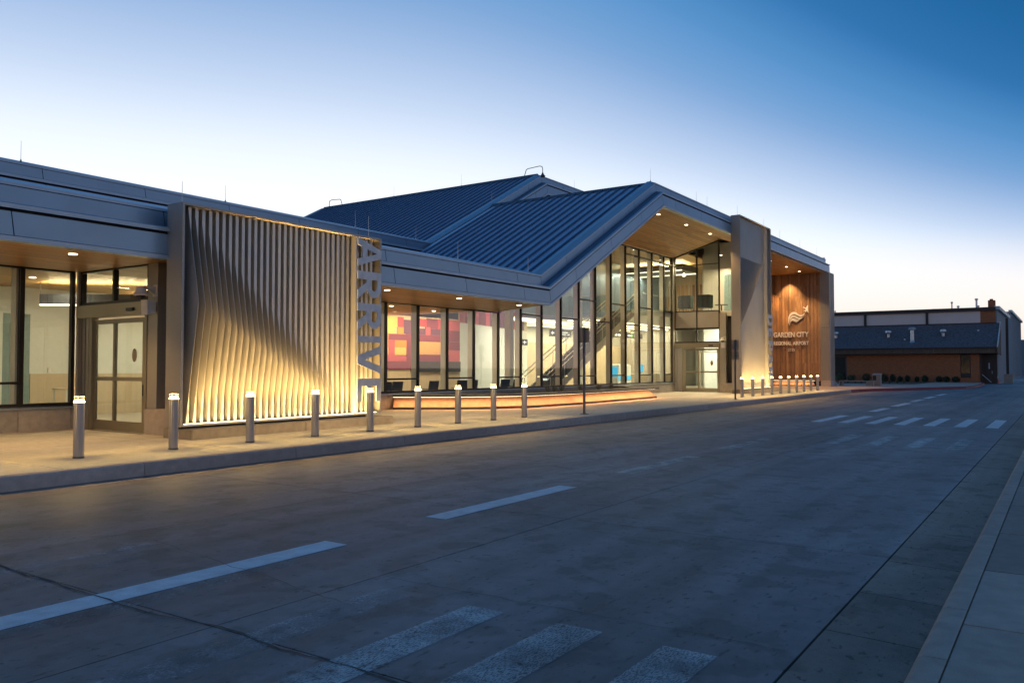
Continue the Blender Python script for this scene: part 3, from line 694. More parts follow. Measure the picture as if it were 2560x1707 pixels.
def poly_letter(ch):
    """bold block letters in a unit box, strokes as outlines; holes bridged"""
    P = {'I': [[(0, 0), (1, 0), (1, 1), (0, 1)]],
         'E': [[(0, 0), (1, 0), (1, .19), (.32, .19), (.32, .41), (.9, .41), (.9, .59), (.32, .59), (.32, .81), (1, .81), (1, 1), (0, 1)]],
         'V': [[(.36, 0), (.64, 0), (1, 1), (.73, 1), (.5, .30), (.27, 1), (0, 1)]],
         'T': [[(.36, 0), (.64, 0), (.64, .81), (1, .81), (1, 1), (0, 1), (0, .81), (.36, .81)]],
         'A': [[(0, 0), (.25, 0), (.31, .2), (.69, .2), (.75, 0), (1, 0), (.64, 1), (.5, 1), (.5, .8), (.635, .38), (.365, .38), (.5, .8), (.5, 1), (.36, 1)]]}
    import math as m_
    def arc(cx, cz, rx, rz_, a0, a1, n=9): return [(cx + rx * m_.cos(R(a0 + (a1 - a0) * i / n)), cz + rz_ * m_.sin(R(a0 + (a1 - a0) * i / n))) for i in range(n + 1)]
    if ch in P: return P[ch]
    if ch == 'D': return [[(0, 0)] + arc(.45, .5, .55, .5, -90, 90) + [(0, 1), (0, .5), (.3, .5), (.3, .81)] + arc(.42, .5, .28, .31, 90, -90) + [(.3, .19), (.3, .5), (0, .5)]]
    if ch == 'P': return [[(0, 0), (.3, 0), (.3, .36)] + arc(.55, .68, .45, .32, -90, 90) + [(0, 1), (0, .68), (.3, .68), (.3, .83)] + arc(.52, .685, .2, .145, 90, -90) + [(.3, .54), (.3, .68), (0, .68)]]
    if ch == 'R': return [[(0, 0), (.3, 0), (.3, .36), (.42, .36), (.70, 0), (1.04, 0), (.70, .39)] + arc(.55, .70, .42, .30, -60, 90) + [(0, 1), (0, .7), (.3, .7), (.3, .83)] + arc(.52, .69, .2, .14, 90, -90) + [(.3, .55), (.3, .7), (0, .7)]]
def vertical_word(word, spans, x0, x1, y, parent, m='letter2'):
    """letters turned a quarter clockwise on a -Y face: reading direction runs down, letter tops point to +X"""
    for ch, (za, zb) in zip(word, spans):
        for poly in poly_letter(ch):
            pts = [(x0 + v * (x1 - x0), za - u * (za - zb)) for u, v in poly]
            bm = bmesh.new(); 
            mb = MB(); mb.prism(pts, lambda u, v, t: (u, t, v), y, y + .035)
            o = obj('letter', mb, m, parent); bm.free()
            bmm = bmesh.new(); bmm.from_mesh(o.data); bmesh.ops.triangulate(bmm, faces=[f for f in bmm.faces if len(f.verts) > 4]); bmm.to_mesh(o.data); bmm.free()
def wall_text(txt, yl, yr, z0, z1, parent, off=.0, mname='letter', x=67.9, spacing=None):
    vs, fs, _ = glyphs(txt, off)
    mb = MB().add([(x + (1 - w_) * .05, yl + (yr - yl) * u, z0 + (z1 - z0) * v) for u, v, w_ in vs], fs)
    return obj('lettering', mb, mname, parent)
sg = thing('wall_sign', 'pale metal airport name and swoosh logo mounted on the timber wall', 'sign', (67.95, 18.5, 2.9))
def spaced(txt, yl, yr, z0, z1, off, gapf):
    """letters one by one, evenly tracked"""
    items = []
    for ch in txt:
        if ch == ' ': items.append(None); continue
        items.append((ch,) + glyphs(ch, off))
    h = z1 - z0; ws = [(.30 * h if it is None else it[3] * h * .74) for it in items]
    gap = (abs(yr - yl) - sum(ws)) / (len(items) - 1); y = yl
    for it, w_ in zip(items, ws):
        if it is not None:
            mb = MB().add([(67.9 + (1 - q) * .05, y - u * w_, z0 + v * h) for u, v, q in it[1]], it[2]); obj('letter', mb, 'letter', sg)
        y -= w_ + gap
spaced('GARDEN CITY', 19.93, 17.13, 4.10, 4.52, .022, 0)
spaced('REGIONAL AIRPORT', 19.93, 17.13, 3.46, 3.76, .034, 0)
spaced('2225', 18.76, 18.25, 2.95, 3.17, .0, 0)
LOGO = {'wave': [[(18.61, 5.06), (18.71, 5.27), (18.73, 5.5), (18.71, 5.73), (18.6, 5.98), (18.44, 6.12), (18.26, 6.16), (18.08, 6.11), (17.93, 5.97), (17.78, 5.88), (17.6, 5.89), (17.46, 6.0), (17.41, 6.06), (17.47, 5.89), (17.6, 5.78), (17.75, 5.75), (17.91, 5.8), (18.06, 5.9), (18.22, 5.98), (18.38, 5.97), (18.51, 5.88), (18.6, 5.75), (18.65, 5.54), (18.65, 5.31)],
 [(18.61, 5.43), (18.59, 5.63), (18.51, 5.79), (18.38, 5.89), (18.2, 5.87), (18.07, 5.8), (17.91, 5.7), (17.73, 5.67), (17.58, 5.73), (17.47, 5.81), (17.56, 5.66), (17.69, 5.58), (17.85, 5.54), (18.0, 5.58), (18.13, 5.66), (18.29, 5.74), (18.42, 5.69), (18.54, 5.58)],
 [(18.6, 5.17), (18.58, 5.33), (18.54, 5.49), (18.42, 5.63), (18.27, 5.64), (18.13, 5.57), (18.02, 5.51), (17.82, 5.49), (17.96, 5.38), (18.07, 5.33), (18.18, 5.34), (18.31, 5.44), (18.45, 5.46), (18.54, 5.35)]],
 'aeroplane': [[(17.54, 6.54), (17.41, 6.48), (17.3, 6.44), (17.22, 6.62), (17.15, 6.65), (17.18, 6.42), (17.15, 6.22), (17.1, 6.04), (17.17, 6.08), (17.22, 6.2), (17.29, 6.21), (17.31, 6.11), (17.39, 6.13), (17.37, 6.2), (17.46, 6.19), (17.47, 6.25), (17.35, 6.27), (17.32, 6.34), (17.45, 6.44), (17.53, 6.48)]]}
for nm, pl in LOGO.items():
    for p in pl:
        o = obj(nm, MB().prism(p, lambda u, v, t: (t, u, v), 67.88, 67.94), 'letter', sg)
        bmm = bmesh.new(); bmm.from_mesh(o.data); bmesh.ops.triangulate(bmm, faces=[f for f in bmm.faces if len(f.verts) > 4]); bmm.to_mesh(o.data); bmm.free()

# ------------------------------------------------------------------ sign screens with ribbed, folded metal
def screen(x0, x1, z0, z1, label, word, spans, fold, pitch=.1725, near=True):
    T2 = thing('sign_screen', label, 'sign screen', ((x0 + x1) / 2, 15.6, z0), 'ribbed sign screens beside the entrances')
    yf, yb = 15.3, 15.84
    obj('side_frame', MB().box(x0, x0 + .055, yf, yb, z0, z1), 'champ', T2)
    obj('side_frame', MB().box(x1 - .055, x1, yf, yb, z0, z1), 'champ', T2)
    obj('top_frame', MB().box(x0 + .055, x1 - .055, yf, yb, z1 - .05, z1), 'champ', T2)
    obj('bottom_frame', MB().box(x0 + .055, x1 - .055, yf, yb, z0, z0 + .045), 'silver', T2)
    obj('back_panel', MB().box(x0 + .055, x1 - .055, yb - .05, yb - .002, z0 + .045, z1 - .05), 'silver', T2)
    n = int((x1 - x0 - .26) / pitch) + 1
    for i in range(n):
        x = x0 + .23 + i * pitch
        if x + .075 > x1 - .06: break
        zs_ = [z0 + .047] + fold['knots'](i, x) + [z1 - .052]
        zs_ = sorted(set(round(z, 3) for z in zs_ if z0 + .04 < z < z1 - .04))
        yb_ = yb - .05; ybase = 15.45; t = .008
        mb = MB(); m_ = len(zs_)
        ye = [ybase - fold['d'](i, x, z) for z in zs_]
        # left plate, from the back panel to the swept edge
        vs = []
        for z, y in zip(zs_, ye): vs += [(x, y, z), (x + t, y, z), (x + t, yb_, z), (x, yb_, z)]
        fs = [(0, 3, 2, 1), (4 * (m_ - 1), 4 * (m_ - 1) + 1, 4 * (m_ - 1) + 2, 4 * (m_ - 1) + 3)]
        for k in range(m_ - 1):
            for q in range(4): fs.append((4 * k + q, 4 * k + (q + 1) % 4, 4 * k + 4 + (q + 1) % 4, 4 * k + 4 + q))
        mb.add(vs, fs)
        # flat front of the rib and its right return
        mb.box(x + t, x + .078, ybase, ybase + .006, zs_[0], zs_[-1]).box(x + .070, x + .078, ybase + .006, yb_, zs_[0], zs_[-1])
        obj('rib', mb, 'silver', T2)
    vertical_word(word, spans, x1 - .97, x1 - .09, 15.22, T2)
    obj('letter_rail', MB().box(x1 - .995, x1 - .975, 15.27, 15.44, z0 + .05, z1 - .06), 'silver', T2)
    return T2
def f1k(i, x): return [5.02 - .153 * i, 3.02 - .0915 * i] if i < 29 else []
def f1d(i, x, z):
    if i >= 29: return 0
    a, k = 5.02 - .153 * i, 3.02 - .0915 * i; D = .40 * (1 - i / 29.0)
    if z >= a: return 0
    if z >= k: return D * (a - z) / (a - k)
    return D * max(0, (z - .447)) / max(.01, (k - .447))
ARR = [(5.04, 4.29), (4.17, 3.46), (3.33, 2.64), (2.47, 2.30), (2.22, 1.47), (1.35, .75)]
s1 = screen(10.27, 16.3, .40, 5.12, 'ribbed metal screen reading ARRIVE downwards, by the nearer entrance', 'ARRIVE', ARR, dict(knots=f1k, d=f1d))
# second screen: a raised pyramid fold in the ribs
A_, B_, K_, L_2 = (46.0, 8.06), (50.65, 8.0), (46.75, 5.75), (45.95, 3.7)
def tri_h(p, tri, hs):
    (x1_, y1_), (x2_, y2_), (x3_, y3_) = tri; x, y = p
    d = (y2_ - y3_) * (x1_ - x3_) + (x3_ - x2_) * (y1_ - y3_)
    a = ((y2_ - y3_) * (x - x3_) + (x3_ - x2_) * (y - y3_)) / d; b = ((y3_ - y1_) * (x - x3_) + (x1_ - x3_) * (y - y3_)) / d; c = 1 - a - b
    if min(a, b, c) < -1e-6: return None
    return a * hs[0] + b * hs[1] + c * hs[2]
def f2d(i, x, z):
    for tri, hs in (((A_, B_, K_), (0, 0, .55)), ((B_, L_2, K_), (0, 0, .55)), ((L_2, A_, K_), (0, 0, .55))):
        h = tri_h((x, z), tri, hs)
        if h is not None: return h
    return 0
def f2k(i, x):
    zs_ = []
    for (a, b) in ((A_, B_), (B_, L_2), (B_, K_), (A_, K_), (K_, L_2), (L_2, A_)):
        if min(a[0], b[0]) < x < max(a[0], b[0]): zs_.append(a[1] + (b[1] - a[1]) * (x - a[0]) / (b[0] - a[0]))
    return zs_
DEP = [(4.91, 4.22), (4.08, 3.52), (3.30, 2.62), (2.52, 1.80), (1.68, 1.0), (.90, .42)]
s2 = screen(45.83, 51.75, .38, 10.38, 'tall ribbed metal screen reading DEPART downwards, by the farther entrance', 'DEPART', DEP, dict(knots=f2k, d=f2d))
for (x0, x1, s_, lb) in ((10.27, 16.36, s1, 'low stone plinth under the nearer ribbed screen'), (46.0, 51.9, s2, 'low stone plinth under the taller far screen')):
    P = thing('screen_plinth', lb, 'plinth', ((x0 + x1) / 2, 15.3, ZS))
    e = [x0, x0 + 3.05, x1]; z0_ = .40 if x0 < 20 else .38
    for a, b in zip(e[:-1], e[1:]): obj('plinth_stone', MB().cbox(a + .004, b - .004, 14.9, 15.9, ZS - .05, .35, .015), 'plinth', P)
    obj('support', MB().box(x0 + .3, x1 - .5, 15.45, 15.7, .352, .398 if x0 < 20 else .378), 'gap', P)
    d = light('AREA', 'uplight', ((x0 + x1) / 2 + .05, 15.26, .44), 74 if x0 < 20 else 62, (1, .62, .21), s_, shape='RECTANGLE', size=5.6, size_y=.03, rot=(R(180 - 2), 0, 0), spread=R(68))
    light('AREA', 'uplight', ((x0 + x1) / 2 + .05, 15.345, z0_ + .062), 22 if x0 < 20 else 10, (1, .66, .25), s_, shape='RECTANGLE', size=5.6, size_y=.02, rot=(R(180 - 6), 0, 0), spread=R(150))
    obj('led_strip', MB().box(x0 + .12, x1 - .2, 15.335, 15.355, .446 if x0 < 20 else .426, .458 if x0 < 20 else .438), 'strip', s_)
# ------------------------------------------------------------------ downlights
def downlight(x, y, z, power, parent, col=WARM, ang=105, r=.085):
    d = obj('downlight', MB().lathe((x, y, z - .012), [(r, 0), (r, .012)], 18), 'lampr', parent)
    light('SPOT', 'downlight_beam', (x, y, z - .03), power, col, parent, spot_size=R(ang), spot_blend=.6, shadow_soft_size=.05)
for x in (-1.7, 1.8, 5.3, 8.83): downlight(x, 16.9, 3.975, 55, T)
for x in (18.31, 21.85, 25.5): downlight(x, 16.95, 3.975, 40, T, (1, .66, .30))
for x in (38.15, 41.8, 45.4): downlight(x, 16.9, 9.355, 150, T)
for x in (55, 58.4, 62.5, 66.1): downlight(x, 17.33, 9.22, 170, T, (1, .60, .24), 95)
light('SPOT', 'wall_washer', (67.2, 18.6, 9.18), 150, (1, .62, .28), T, spot_size=R(75), spot_blend=.8, shadow_soft_size=.05, rot=Vector((.55, 0, -3)).to_track_quat('-Z', 'Y').to_euler())
light('SPOT', 'wall_washer', (66.9, 19.95, 9.1), 190, (1, .5, .16), T, spot_size=R(60), spot_blend=.8, shadow_soft_size=.05, rot=Vector((.6, 0, -4)).to_track_quat('-Z', 'Y').to_euler())
# ------------------------------------------------------------------ planters
def offset_poly(pts, d):
    res = []
    for i, p in enumerate(pts):
        n0 = None; vv = []
        for a, b in ((i - 1, i), (i, i + 1)):
            if a < 0 or b >= len(pts): continue
            q = Vector(pts[b]) - Vector(pts[a]); q.normalize(); vv.append(Vector((q.y, -q.x)))
        n = vv[0] if len(vv) == 1 else (vv[0] + vv[1]) * (1 / (1 + vv[0].dot(vv[1])))
        res.append((p[0] + n.x * d, p[1] + n.y * d))
    return res
def planter(base, label, ysoil):
    P = thing('planter', label, 'planter', (base[len(base) // 2][0], base[len(base) // 2][1], ZS), 'lit planters against the building')
    inn = offset_poly(base, -.38); foot = offset_poly(base, .02); capo = offset_poly(base, .12); capi = offset_poly(base, -.85)
    def wall(lo, hi, z0, z1, lo2, hi2):
        n = len(lo); vs = [(x, y, z0) for x, y in lo] + [(x, y, z1) for x, y in hi] + [(x, y, z1) for x, y in hi2] + [(x, y, z0) for x, y in lo2]; fs = []
        for i in range(n - 1):
            for k in range(4): fs.append((k * n + i, k * n + i + 1, ((k + 1) % 4) * n + i + 1, ((k + 1) % 4) * n + i))
        fs += [(0, n, 2 * n, 3 * n), (n - 1, 4 * n - 1, 3 * n - 1, 2 * n - 1)]
        return MB().add(vs, fs)
    obj('planter_foot', wall(foot, foot, ZS - .02, ZS + .09, offset_poly(base, -.5), offset_poly(base, -.5)), 'plantcap', P)
    obj('planter_wall', wall(base, inn, ZS + .09, .56, offset_poly(base, -.6), offset_poly(base, -.7)), 'planter', P)
    obj('planter_cap', wall(capo, capo, .60, .665, capi, capi), 'plantcap', P)
    obj('led_strip', wall(offset_poly(base, -.05), offset_poly(base, -.05), .585, .598, offset_poly(base, -.08), offset_poly(base, -.08)), 'strip', P)
    n = len(capi)
    if ysoil: 
        poly = [(x, y) for x, y in offset_poly(base, -.8)] + [(base[-1][0] - 1, ysoil), (base[0][0] + .6, ysoil)]
        obj('soil', MB().prism(poly, lambda u, v, t: (u, v, t), .45, .575), 'soil', P)
    for a, b in zip(base[:-1], base[1:]):
        A = Vector(a); B = Vector(b); mid = (A + B) / 2; dd = (B - A); n_ = Vector((dd.y, -dd.x)).normalized(); q = mid + n_ * .05
        if dd.length < .6: continue
        yw = math.atan2(dd.y, dd.x)
        light('AREA', 'strip_light', (q.x, q.y, .592), 9.0 * dd.length, (1, .44, .17), P, shape='RECTANGLE', size=dd.length * .95, size_y=.02, rot=(0, 0, yw))
    return P
pl1 = planter([(21.6, 19.7), (22.0, 19.1), (22.7, 18.1), (23.8, 17.1), (25.3, 16.42), (28.3, 16.2), (37.1, 16.6), (39.6, 19.7)], 'long battered planter with glowing rim under the centre windows', 19.9)
pl2 = planter([(67.55, 20.0), (67.5, 19.9), (67.5, 16.75), (67.6, 16.6)], 'low planter with glowing rim at the foot of the timber wall', None)
def grass_clump(x, y, z, h, n, name, label, m='grass', group=None, spread=.35):
    mb = MB()
    for i in range(n):
        a = random.uniform(0, 6.28); r0 = random.uniform(0, .06); lean = random.uniform(.1, spread) ; hh = h * random.uniform(.6, 1)
        bx, by = x + r0 * math.cos(a), y + r0 * math.sin(a); ex, ey = x + lean * math.cos(a), y + lean * math.sin(a)
        t = a + 1.57; w_ = .006
        mx_, my_ = bx + (ex - bx) * .4, by + (ey - by) * .4
        mb.add([(bx - w_ * math.cos(t), by - w_ * math.sin(t), z), (bx + w_ * math.cos(t), by + w_ * math.sin(t), z), (mx_ + w_ * math.cos(t), my_ + w_ * math.sin(t), z + hh * .7), (mx_ - w_ * math.cos(t), my_ - w_ * math.sin(t), z + hh * .7), (ex, ey, z + hh)],
               [(0, 1, 2, 3), (3, 2, 4)])
    o = obj(name, mb, m); return tag(o, label, 'plant', group)
random.seed(5)
for i, x in enumerate((28.6, 29.5, 30.4, 31.3, 33.4, 35.0)):
    grass_clump(x, 17.6 + .2 * (i % 3), .57, .42, 70, 'grass_clump', 'straw-coloured grass clump in the lit planter, %s from the left' % ['first', 'second', 'third', 'fourth', 'fifth', 'last'][i], 'grass', 'grass clumps in the long planter')
# ------------------------------------------------------------------ illuminated bollards
def make_bollard():
    t = thing('bollard', 'x', 'bollard', (0, 0, ZS), 'illuminated steel bollards along the kerb')
    r = .083; n = 48; prof = []
    mb = MB(); vs = []
    for z in (ZS + .03, ZS + .915):
        for i in range(n):
            a = 6.28318 * i / n; rr = r - (.006 if i % 6 == 0 else 0); vs.append((rr * math.cos(a), rr * math.sin(a), z))
    fs = [(i, (i + 1) % n, n + (i + 1) % n, n + i) for i in range(n)] + [tuple(range(n))[::-1], tuple(range(n, 2 * n))]
    obj('shaft', mb.add(vs, fs), 'boll', t)
    obj('base_ring', MB().lathe((0, 0, ZS), [(.088, 0), (.088, .028)], 28), 'greymet', t)
    obj('lamp_lens', MB().lathe((0, 0, ZS + .916), [(.089, 0), (.086, .010), (.060, .052), (.010, .054)], 20), 'blamp', t)
    for k in range(6):
        a = 6.28318 * k / 6 + .3; obj('cage_rod', MB().cyl((.078 * math.cos(a), .078 * math.sin(a), ZS + .916), (.078 * math.cos(a), .078 * math.sin(a), ZS + 1.01), .003, n=6), 'frame', t)
    obj('lamp_ring', MB().add([(r_ * math.cos(6.28318 * i / 24), r_ * math.sin(6.28318 * i / 24), ZS + 1.008) for r_ in (.03, .076) for i in range(24)], [(i, 24 + i, 24 + (i + 1) % 24, (i + 1) % 24) for i in range(24)]), 'bled', t)
    obj('cap', MB().lathe((0, 0, ZS + 1.01), [(.082, 0), (.084, .006), (.082, .012), (.01, .016)], 28), 'frame', t)
    return t
b0 = make_bollard()
bx1 = [5.5, 7.2, 8.93, 10.62, 12.33, 14.02, 15.72, 17.36, 19.0, 20.6]
bl1 = ['illuminated bollard standing left of the frame edge', 'leftmost steel bollard, in front of the stone wall under the windows', 'steel bollard before the post of the ARRIVE screen', 'steel bollard in front of the left part of the ARRIVE ribs',
       'steel bollard in front of the right part of the ARRIVE ribs', 'steel bollard standing before the letters of the ARRIVE screen', 'first steel bollard right of the ARRIVE screen', 'second steel bollard right of the ARRIVE screen',
       'third steel bollard right of the ARRIVE screen', 'last steel bollard of the near row, beyond the ARRIVE screen']
bx2 = [40.56 + 1.676 * k for k in range(10)]
bl2 = [('first', 'far'), ('second', 'far'), ('third', 'far'), ('fourth', 'far'), ('fifth', 'far'), ('sixth', 'far'), ('seventh', 'far'), ('eighth', 'far'), ('ninth', 'far'), ('last', 'far')]
for i, x in enumerate(bx1 + bx2):
    lb = bl1[i] if i < 10 else '%s small steel bollard from the left in the far row by the DEPART screen' % bl2[i - 10][0]
    if i == 0: b0.location = (x, 13.5, ZS); b0['label'] = lb
    else: dup(b0, (x, 13.5, ZS), lb)
# ------------------------------------------------------------------ kerbside sign posts
for (x, y, h, plates, lb) in ((23.03, 12.8, 2.78, [(2.44, 2.92)], 'thin dark sign post with one plate seen from behind, before the planter'), (37.35, 12.75, 2.78, [(2.44, 2.92), (2.0, 2.40)], 'thin dark sign post with two plates by the far entrance')):
    P = thing('sign_post', lb, 'sign post', (x, y, ZS))
    obj('post', MB().box(x - .032, x + .032, y - .032, y + .032, ZS + .02, ZS + h), 'post', P)
    obj('base_plate', MB().lathe((x, y, ZS), [(.15, 0), (.15, .012), (.05, .03)], 20), 'post', P)
    for a, b in plates: obj('sign_plate', MB().cbox(x + .034, x + .04, y - .17, y + .17, a, b, .001), 'signback', P)
# ------------------------------------------------------------------ camera domes and speaker boxes beside the doors
for X0, lb, lb2 in ((10.62, 'white dome security camera over the nearer door', 'small white loudspeaker box beside the nearer door'), (47.42, 'white dome security camera over the far door', 'small white loudspeaker box beside the far door')):
    yy = 16.82
    P = thing('security_camera', lb, 'camera', (X0, yy, 3.2))
    obj('wall_plate', MB().cbox(X0 - .0, X0 + .015, yy - .09, yy + .09, 3.22, 3.48, .006), 'plastic', P)
    obj('bracket', MB().prism([(X0 - .0, 3.44), (X0 - .0, 3.28), (X0 - .14, 3.36), (X0 - .30, 3.38), (X0 - .30, 3.44)], lambda u, v, t: (u, t, v), yy - .035, yy + .035), 'plastic', P)
    obj('housing', MB().lathe((X0 - .33, yy + .0, 3.22), [(.15, 0), (.155, .03), (.125, .06), (.10, .15), (.085, .2)], 24), 'plastic', P, True)
    obj('dome', MB().lathe((X0 - .33, yy, 3.13), [(.02, 0), (.07, .02), (.10, .06), (.105, .09)], 20), 'black', P, True)
    P = thing('loudspeaker', lb2, 'speaker', (X0, yy, 2.8))
    obj('cabinet', MB().prism([(X0 - .05, 2.84), (X0 - .24, 2.80), (X0 - .26, 3.13), (X0 - .05, 3.10)], lambda u, v, t: (u, t, v), yy - .12, yy + .12), 'plastic', P)
    obj('mount', MB().box(X0 - .05, X0 + .0, yy - .04, yy + .04, 2.92, 3.02), 'plastic', P)
# ------------------------------------------------------------------ inside the terminal
I = T
obj('floor', MB().box(-14, 69, 20.1, 44.3, ZS - .1, ZS), 'floor', I)
obj('floor', MB().box(10.75, 16.3, 16.0, 20.1, ZS - .1, ZS).box(47.6, 52.5, 16.0, 20.1, ZS - .1, ZS), 'floor', I)
# ceilings
obj('ceiling', MB().box(-14, 25.9, 20.1, 27.0, 4.06, 4.12), 'woodin', I)
obj('ceiling', MB().box(25.9, 28.7, 20.1, 26.9, 4.07, 4.13), 'woodin', I)
obj('ceiling', MB().prism([(28.7, 4.10), (37.9, 8.90), (37.9, 9.0), (28.7, 4.2)], lambda u, v, t: (u, t, v), 20.12, 33.9), 'woodin', I)
obj('ceiling', MB().box(37.9, 66, 20.12, 34, 8.90, 9.0), 'woodin', I)
# left room walls
obj('room_wall', MB().box(-14, 20.9, 26.0, 26.15, ZS, 4.05), 'white', I)
obj('wainscot', MB().box(12.34, 20.9, 25.96, 26.0, ZS, 1.45), 'cream', I)
obj('room_recess', MB().box(10.4, 12.3, 25.93, 25.99, ZS, 3.25), 'teal', I)
obj('room_wall', MB().box(11.1, 11.5, 25.86, 25.93, ZS, 3.3), 'white', I)
obj('light_switch', MB().box(12.86, 12.94, 25.95, 25.99, 1.5, 1.63), 'plastic', I)
obj('room_wall', MB().box(20.9, 21.0, 22.5, 26.15, ZS, 4.05), 'white', I)
obj('inner_door_frame', MB().box(13.9, 13.98, 17.0, 17.08, ZS, 2.5).box(13.9, 13.98, 18.6, 18.68, ZS, 2.5).box(13.9, 13.98, 17.08, 18.6, 2.42, 2.5).box(13.9, 13.98, 17.08, 18.6, 1.05, 1.12), 'greymet', I)
def ring_light(pts, z0, z1, label):
    P = thing('hanging_light', label, 'pendant light', (pts[0][0], pts[0][1], z0), 'angular hanging light rings')
    n = len(pts)
    inn = offset_poly(pts + [pts[0]], -.30)
    for k in range(n - 1):
        a, b = Vector(pts[k]), Vector(pts[k + 1]); d = (b - a).normalized(); nn = Vector((-d.y, d.x))
        for off in (0, .30):  # both sides of the ring
            q = [(a + nn * off), (b + nn * off), (b + nn * (off + .03)), (a + nn * (off + .03))]
            obj('housing_side', MB().prism([(v.x, v.y) for v in q], lambda u, v, t: (u, v, t), z0 + .01, z1), 'dark', P)
        q = [a - nn * .03 + d * .02, b - nn * .03 - d * .02, b + nn * .10 - d * .02, a + nn * .10 + d * .02]
        obj('light_strip', MB().prism([(v.x, v.y) for v in q], lambda u, v, t: (u, v, t), z0 - .03, z0 + .008), 'led', P)
        q = [a + nn * .03, b + nn * .03, b + nn * .30, a + nn * .30]
        obj('housing_top', MB().prism([(v.x, v.y) for v in q], lambda u, v, t: (u, v, t), z1 - .06, z1 - .03), 'greymet', P)
        obj('suspension_wire', MB().cyl((a.x + .05, a.y + .05, z1), (a.x + .05, a.y + .05, 4.05), .006, n=5), 'greymet', P)
        m_ = (a + b) / 2 + nn * .15
        light('AREA', 'ring_up', (m_.x, m_.y, z1 + .01), 26, (1, .74, .40), P, shape='RECTANGLE', size=d.length * (b - a).length * .9, size_y=.1, rot=(math.pi, 0, math.atan2(d.y, d.x)))
        light('AREA', 'ring_down', (m_.x, m_.y, z0 - .05), 7, (1, .84, .56), P, shape='RECTANGLE', size=(b - a).length * .9, size_y=.05, rot=(0, 0, math.atan2(d.y, d.x)))
ring_light([(11.62, 24.0), (13.4, 21.9), (16.6, 22.4), (15.4, 25.2)], 3.42, 3.72, 'dark angular ring light hanging in the room left of the door')
for (x, y) in ((9.6, 22.3), (10.9, 22.9), (5, 22.5), (14.5, 17.6)): downlight(x, y, 4.05, 10, I, (1, .78, .5), 120)
for x, p in ((6.5, 55), (12.5, 70), (18, 55)):
    light('AREA', 'room_light', (x, 23.2, 4.0), p, (1, .87, .60), I, shape='RECTANGLE', size=3.2, size_y=.12)
light('AREA', 'room_light', (13.4, 18.2, 3.93), 32, (1, .84, .58), I, shape='RECTANGLE', size=1.6, size_y=.12)
P = thing('table', 'small white side table with thin legs by the left windows', 'table', (13.0, 24.8, ZS))
obj('tabletop', MB().cbox(12.6, 13.6, 24.4, 25.2, .98, 1.02, .01), 'cream', P)
for (x, y) in ((12.65, 24.45), (13.55, 24.45), (12.65, 25.15), (13.55, 25.15)): obj('leg', MB().cyl((x, y, ZS), (x, y, .98), .02, n=8), 'white', P)
# mural wall, blocks of red, orange, yellow and plum
def em(name, c, e=.0): 
    M[name] = mat(name, c, .75, 0, .04, 3); return name
cols = [em('mur_red', (.42, .05, .075)), em('mur_plum', (.20, .035, .07)), em('mur_orange', (.72, .24, .04)), em('mur_yellow', (.76, .46, .12)), em('mur_pink', (.50, .09, .12)), em('mur_violet', (.12, .04, .09)), em('mur_amber', (.60, .31, .12)), em('mur_sand', (.72, .50, .26))]
obj('mural_wall', MB().box(25.5, 34.88, 27.02, 27.15, ZS, 4.2), 'cream', I)
obj('mural_ledge', MB().box(30.9, 34.85, 26.93, 27.02, 1.42, 1.95), 'dark', I)
obj('mural_ledge', MB().box(26.0, 30.9, 26.97, 27.02, 1.55, 1.95), 'mur_plum', I)
MUR = [(26.0, 29.7, 3.05, 4.1, 3), (29.0, 29.9, 3.6, 4.12, 3), (29.9, 30.35, 3.62, 4.12, 0), (30.35, 30.95, 3.3, 4.0, 5), (29.9, 30.35, 3.28, 3.62, 2), (30.35, 30.7, 3.3, 3.62, 0), (29.25, 30.8, 2.98, 3.28, 1), (28.6, 29.25, 2.62, 3.28, 2), (29.25, 29.7, 2.2, 2.98, 4), (29.7, 30.55, 2.62, 2.98, 2), (29.7, 30.55, 2.25, 2.62, 3), (28.6, 29.25, 2.25, 2.62, 3), (30.55, 30.9, 1.95, 3.3, 1),
       (30.95, 31.5, 3.55, 4.15, 1), (31.5, 32.1, 3.7, 4.1, 0), (32.1, 33.0, 3.62, 4.15, 1), (31.3, 32.0, 3.3, 3.62, 5), (32.0, 32.4, 3.3, 3.7, 4), (32.4, 33.3, 3.3, 3.62, 5), (33.0, 34.0, 3.6, 4.15, 0), (33.3, 34.85, 3.0, 3.6, 1), (34.0, 34.85, 3.6, 4.15, 4), (30.9, 33.3, 2.95, 3.3, 1), (30.9, 33.9, 2.3, 2.95, 6), (33.9, 34.85, 2.55, 3.0, 1), (33.9, 34.85, 1.95, 2.55, 4), (30.9, 33.9, 1.95, 2.3, 1), (26.0, 28.6, 1.95, 3.05, 2), (28.6, 29.25, 1.95, 2.25, 4), (29.25, 30.55, 1.95, 2.22, 4)]
for k, (a, b, c, d, q) in enumerate(MUR):
    obj('mural_block', MB().box(a + .004, b - .004, 26.985 - .002 * (k % 5), 27.019, c + .004, d - .004), cols[q], I)
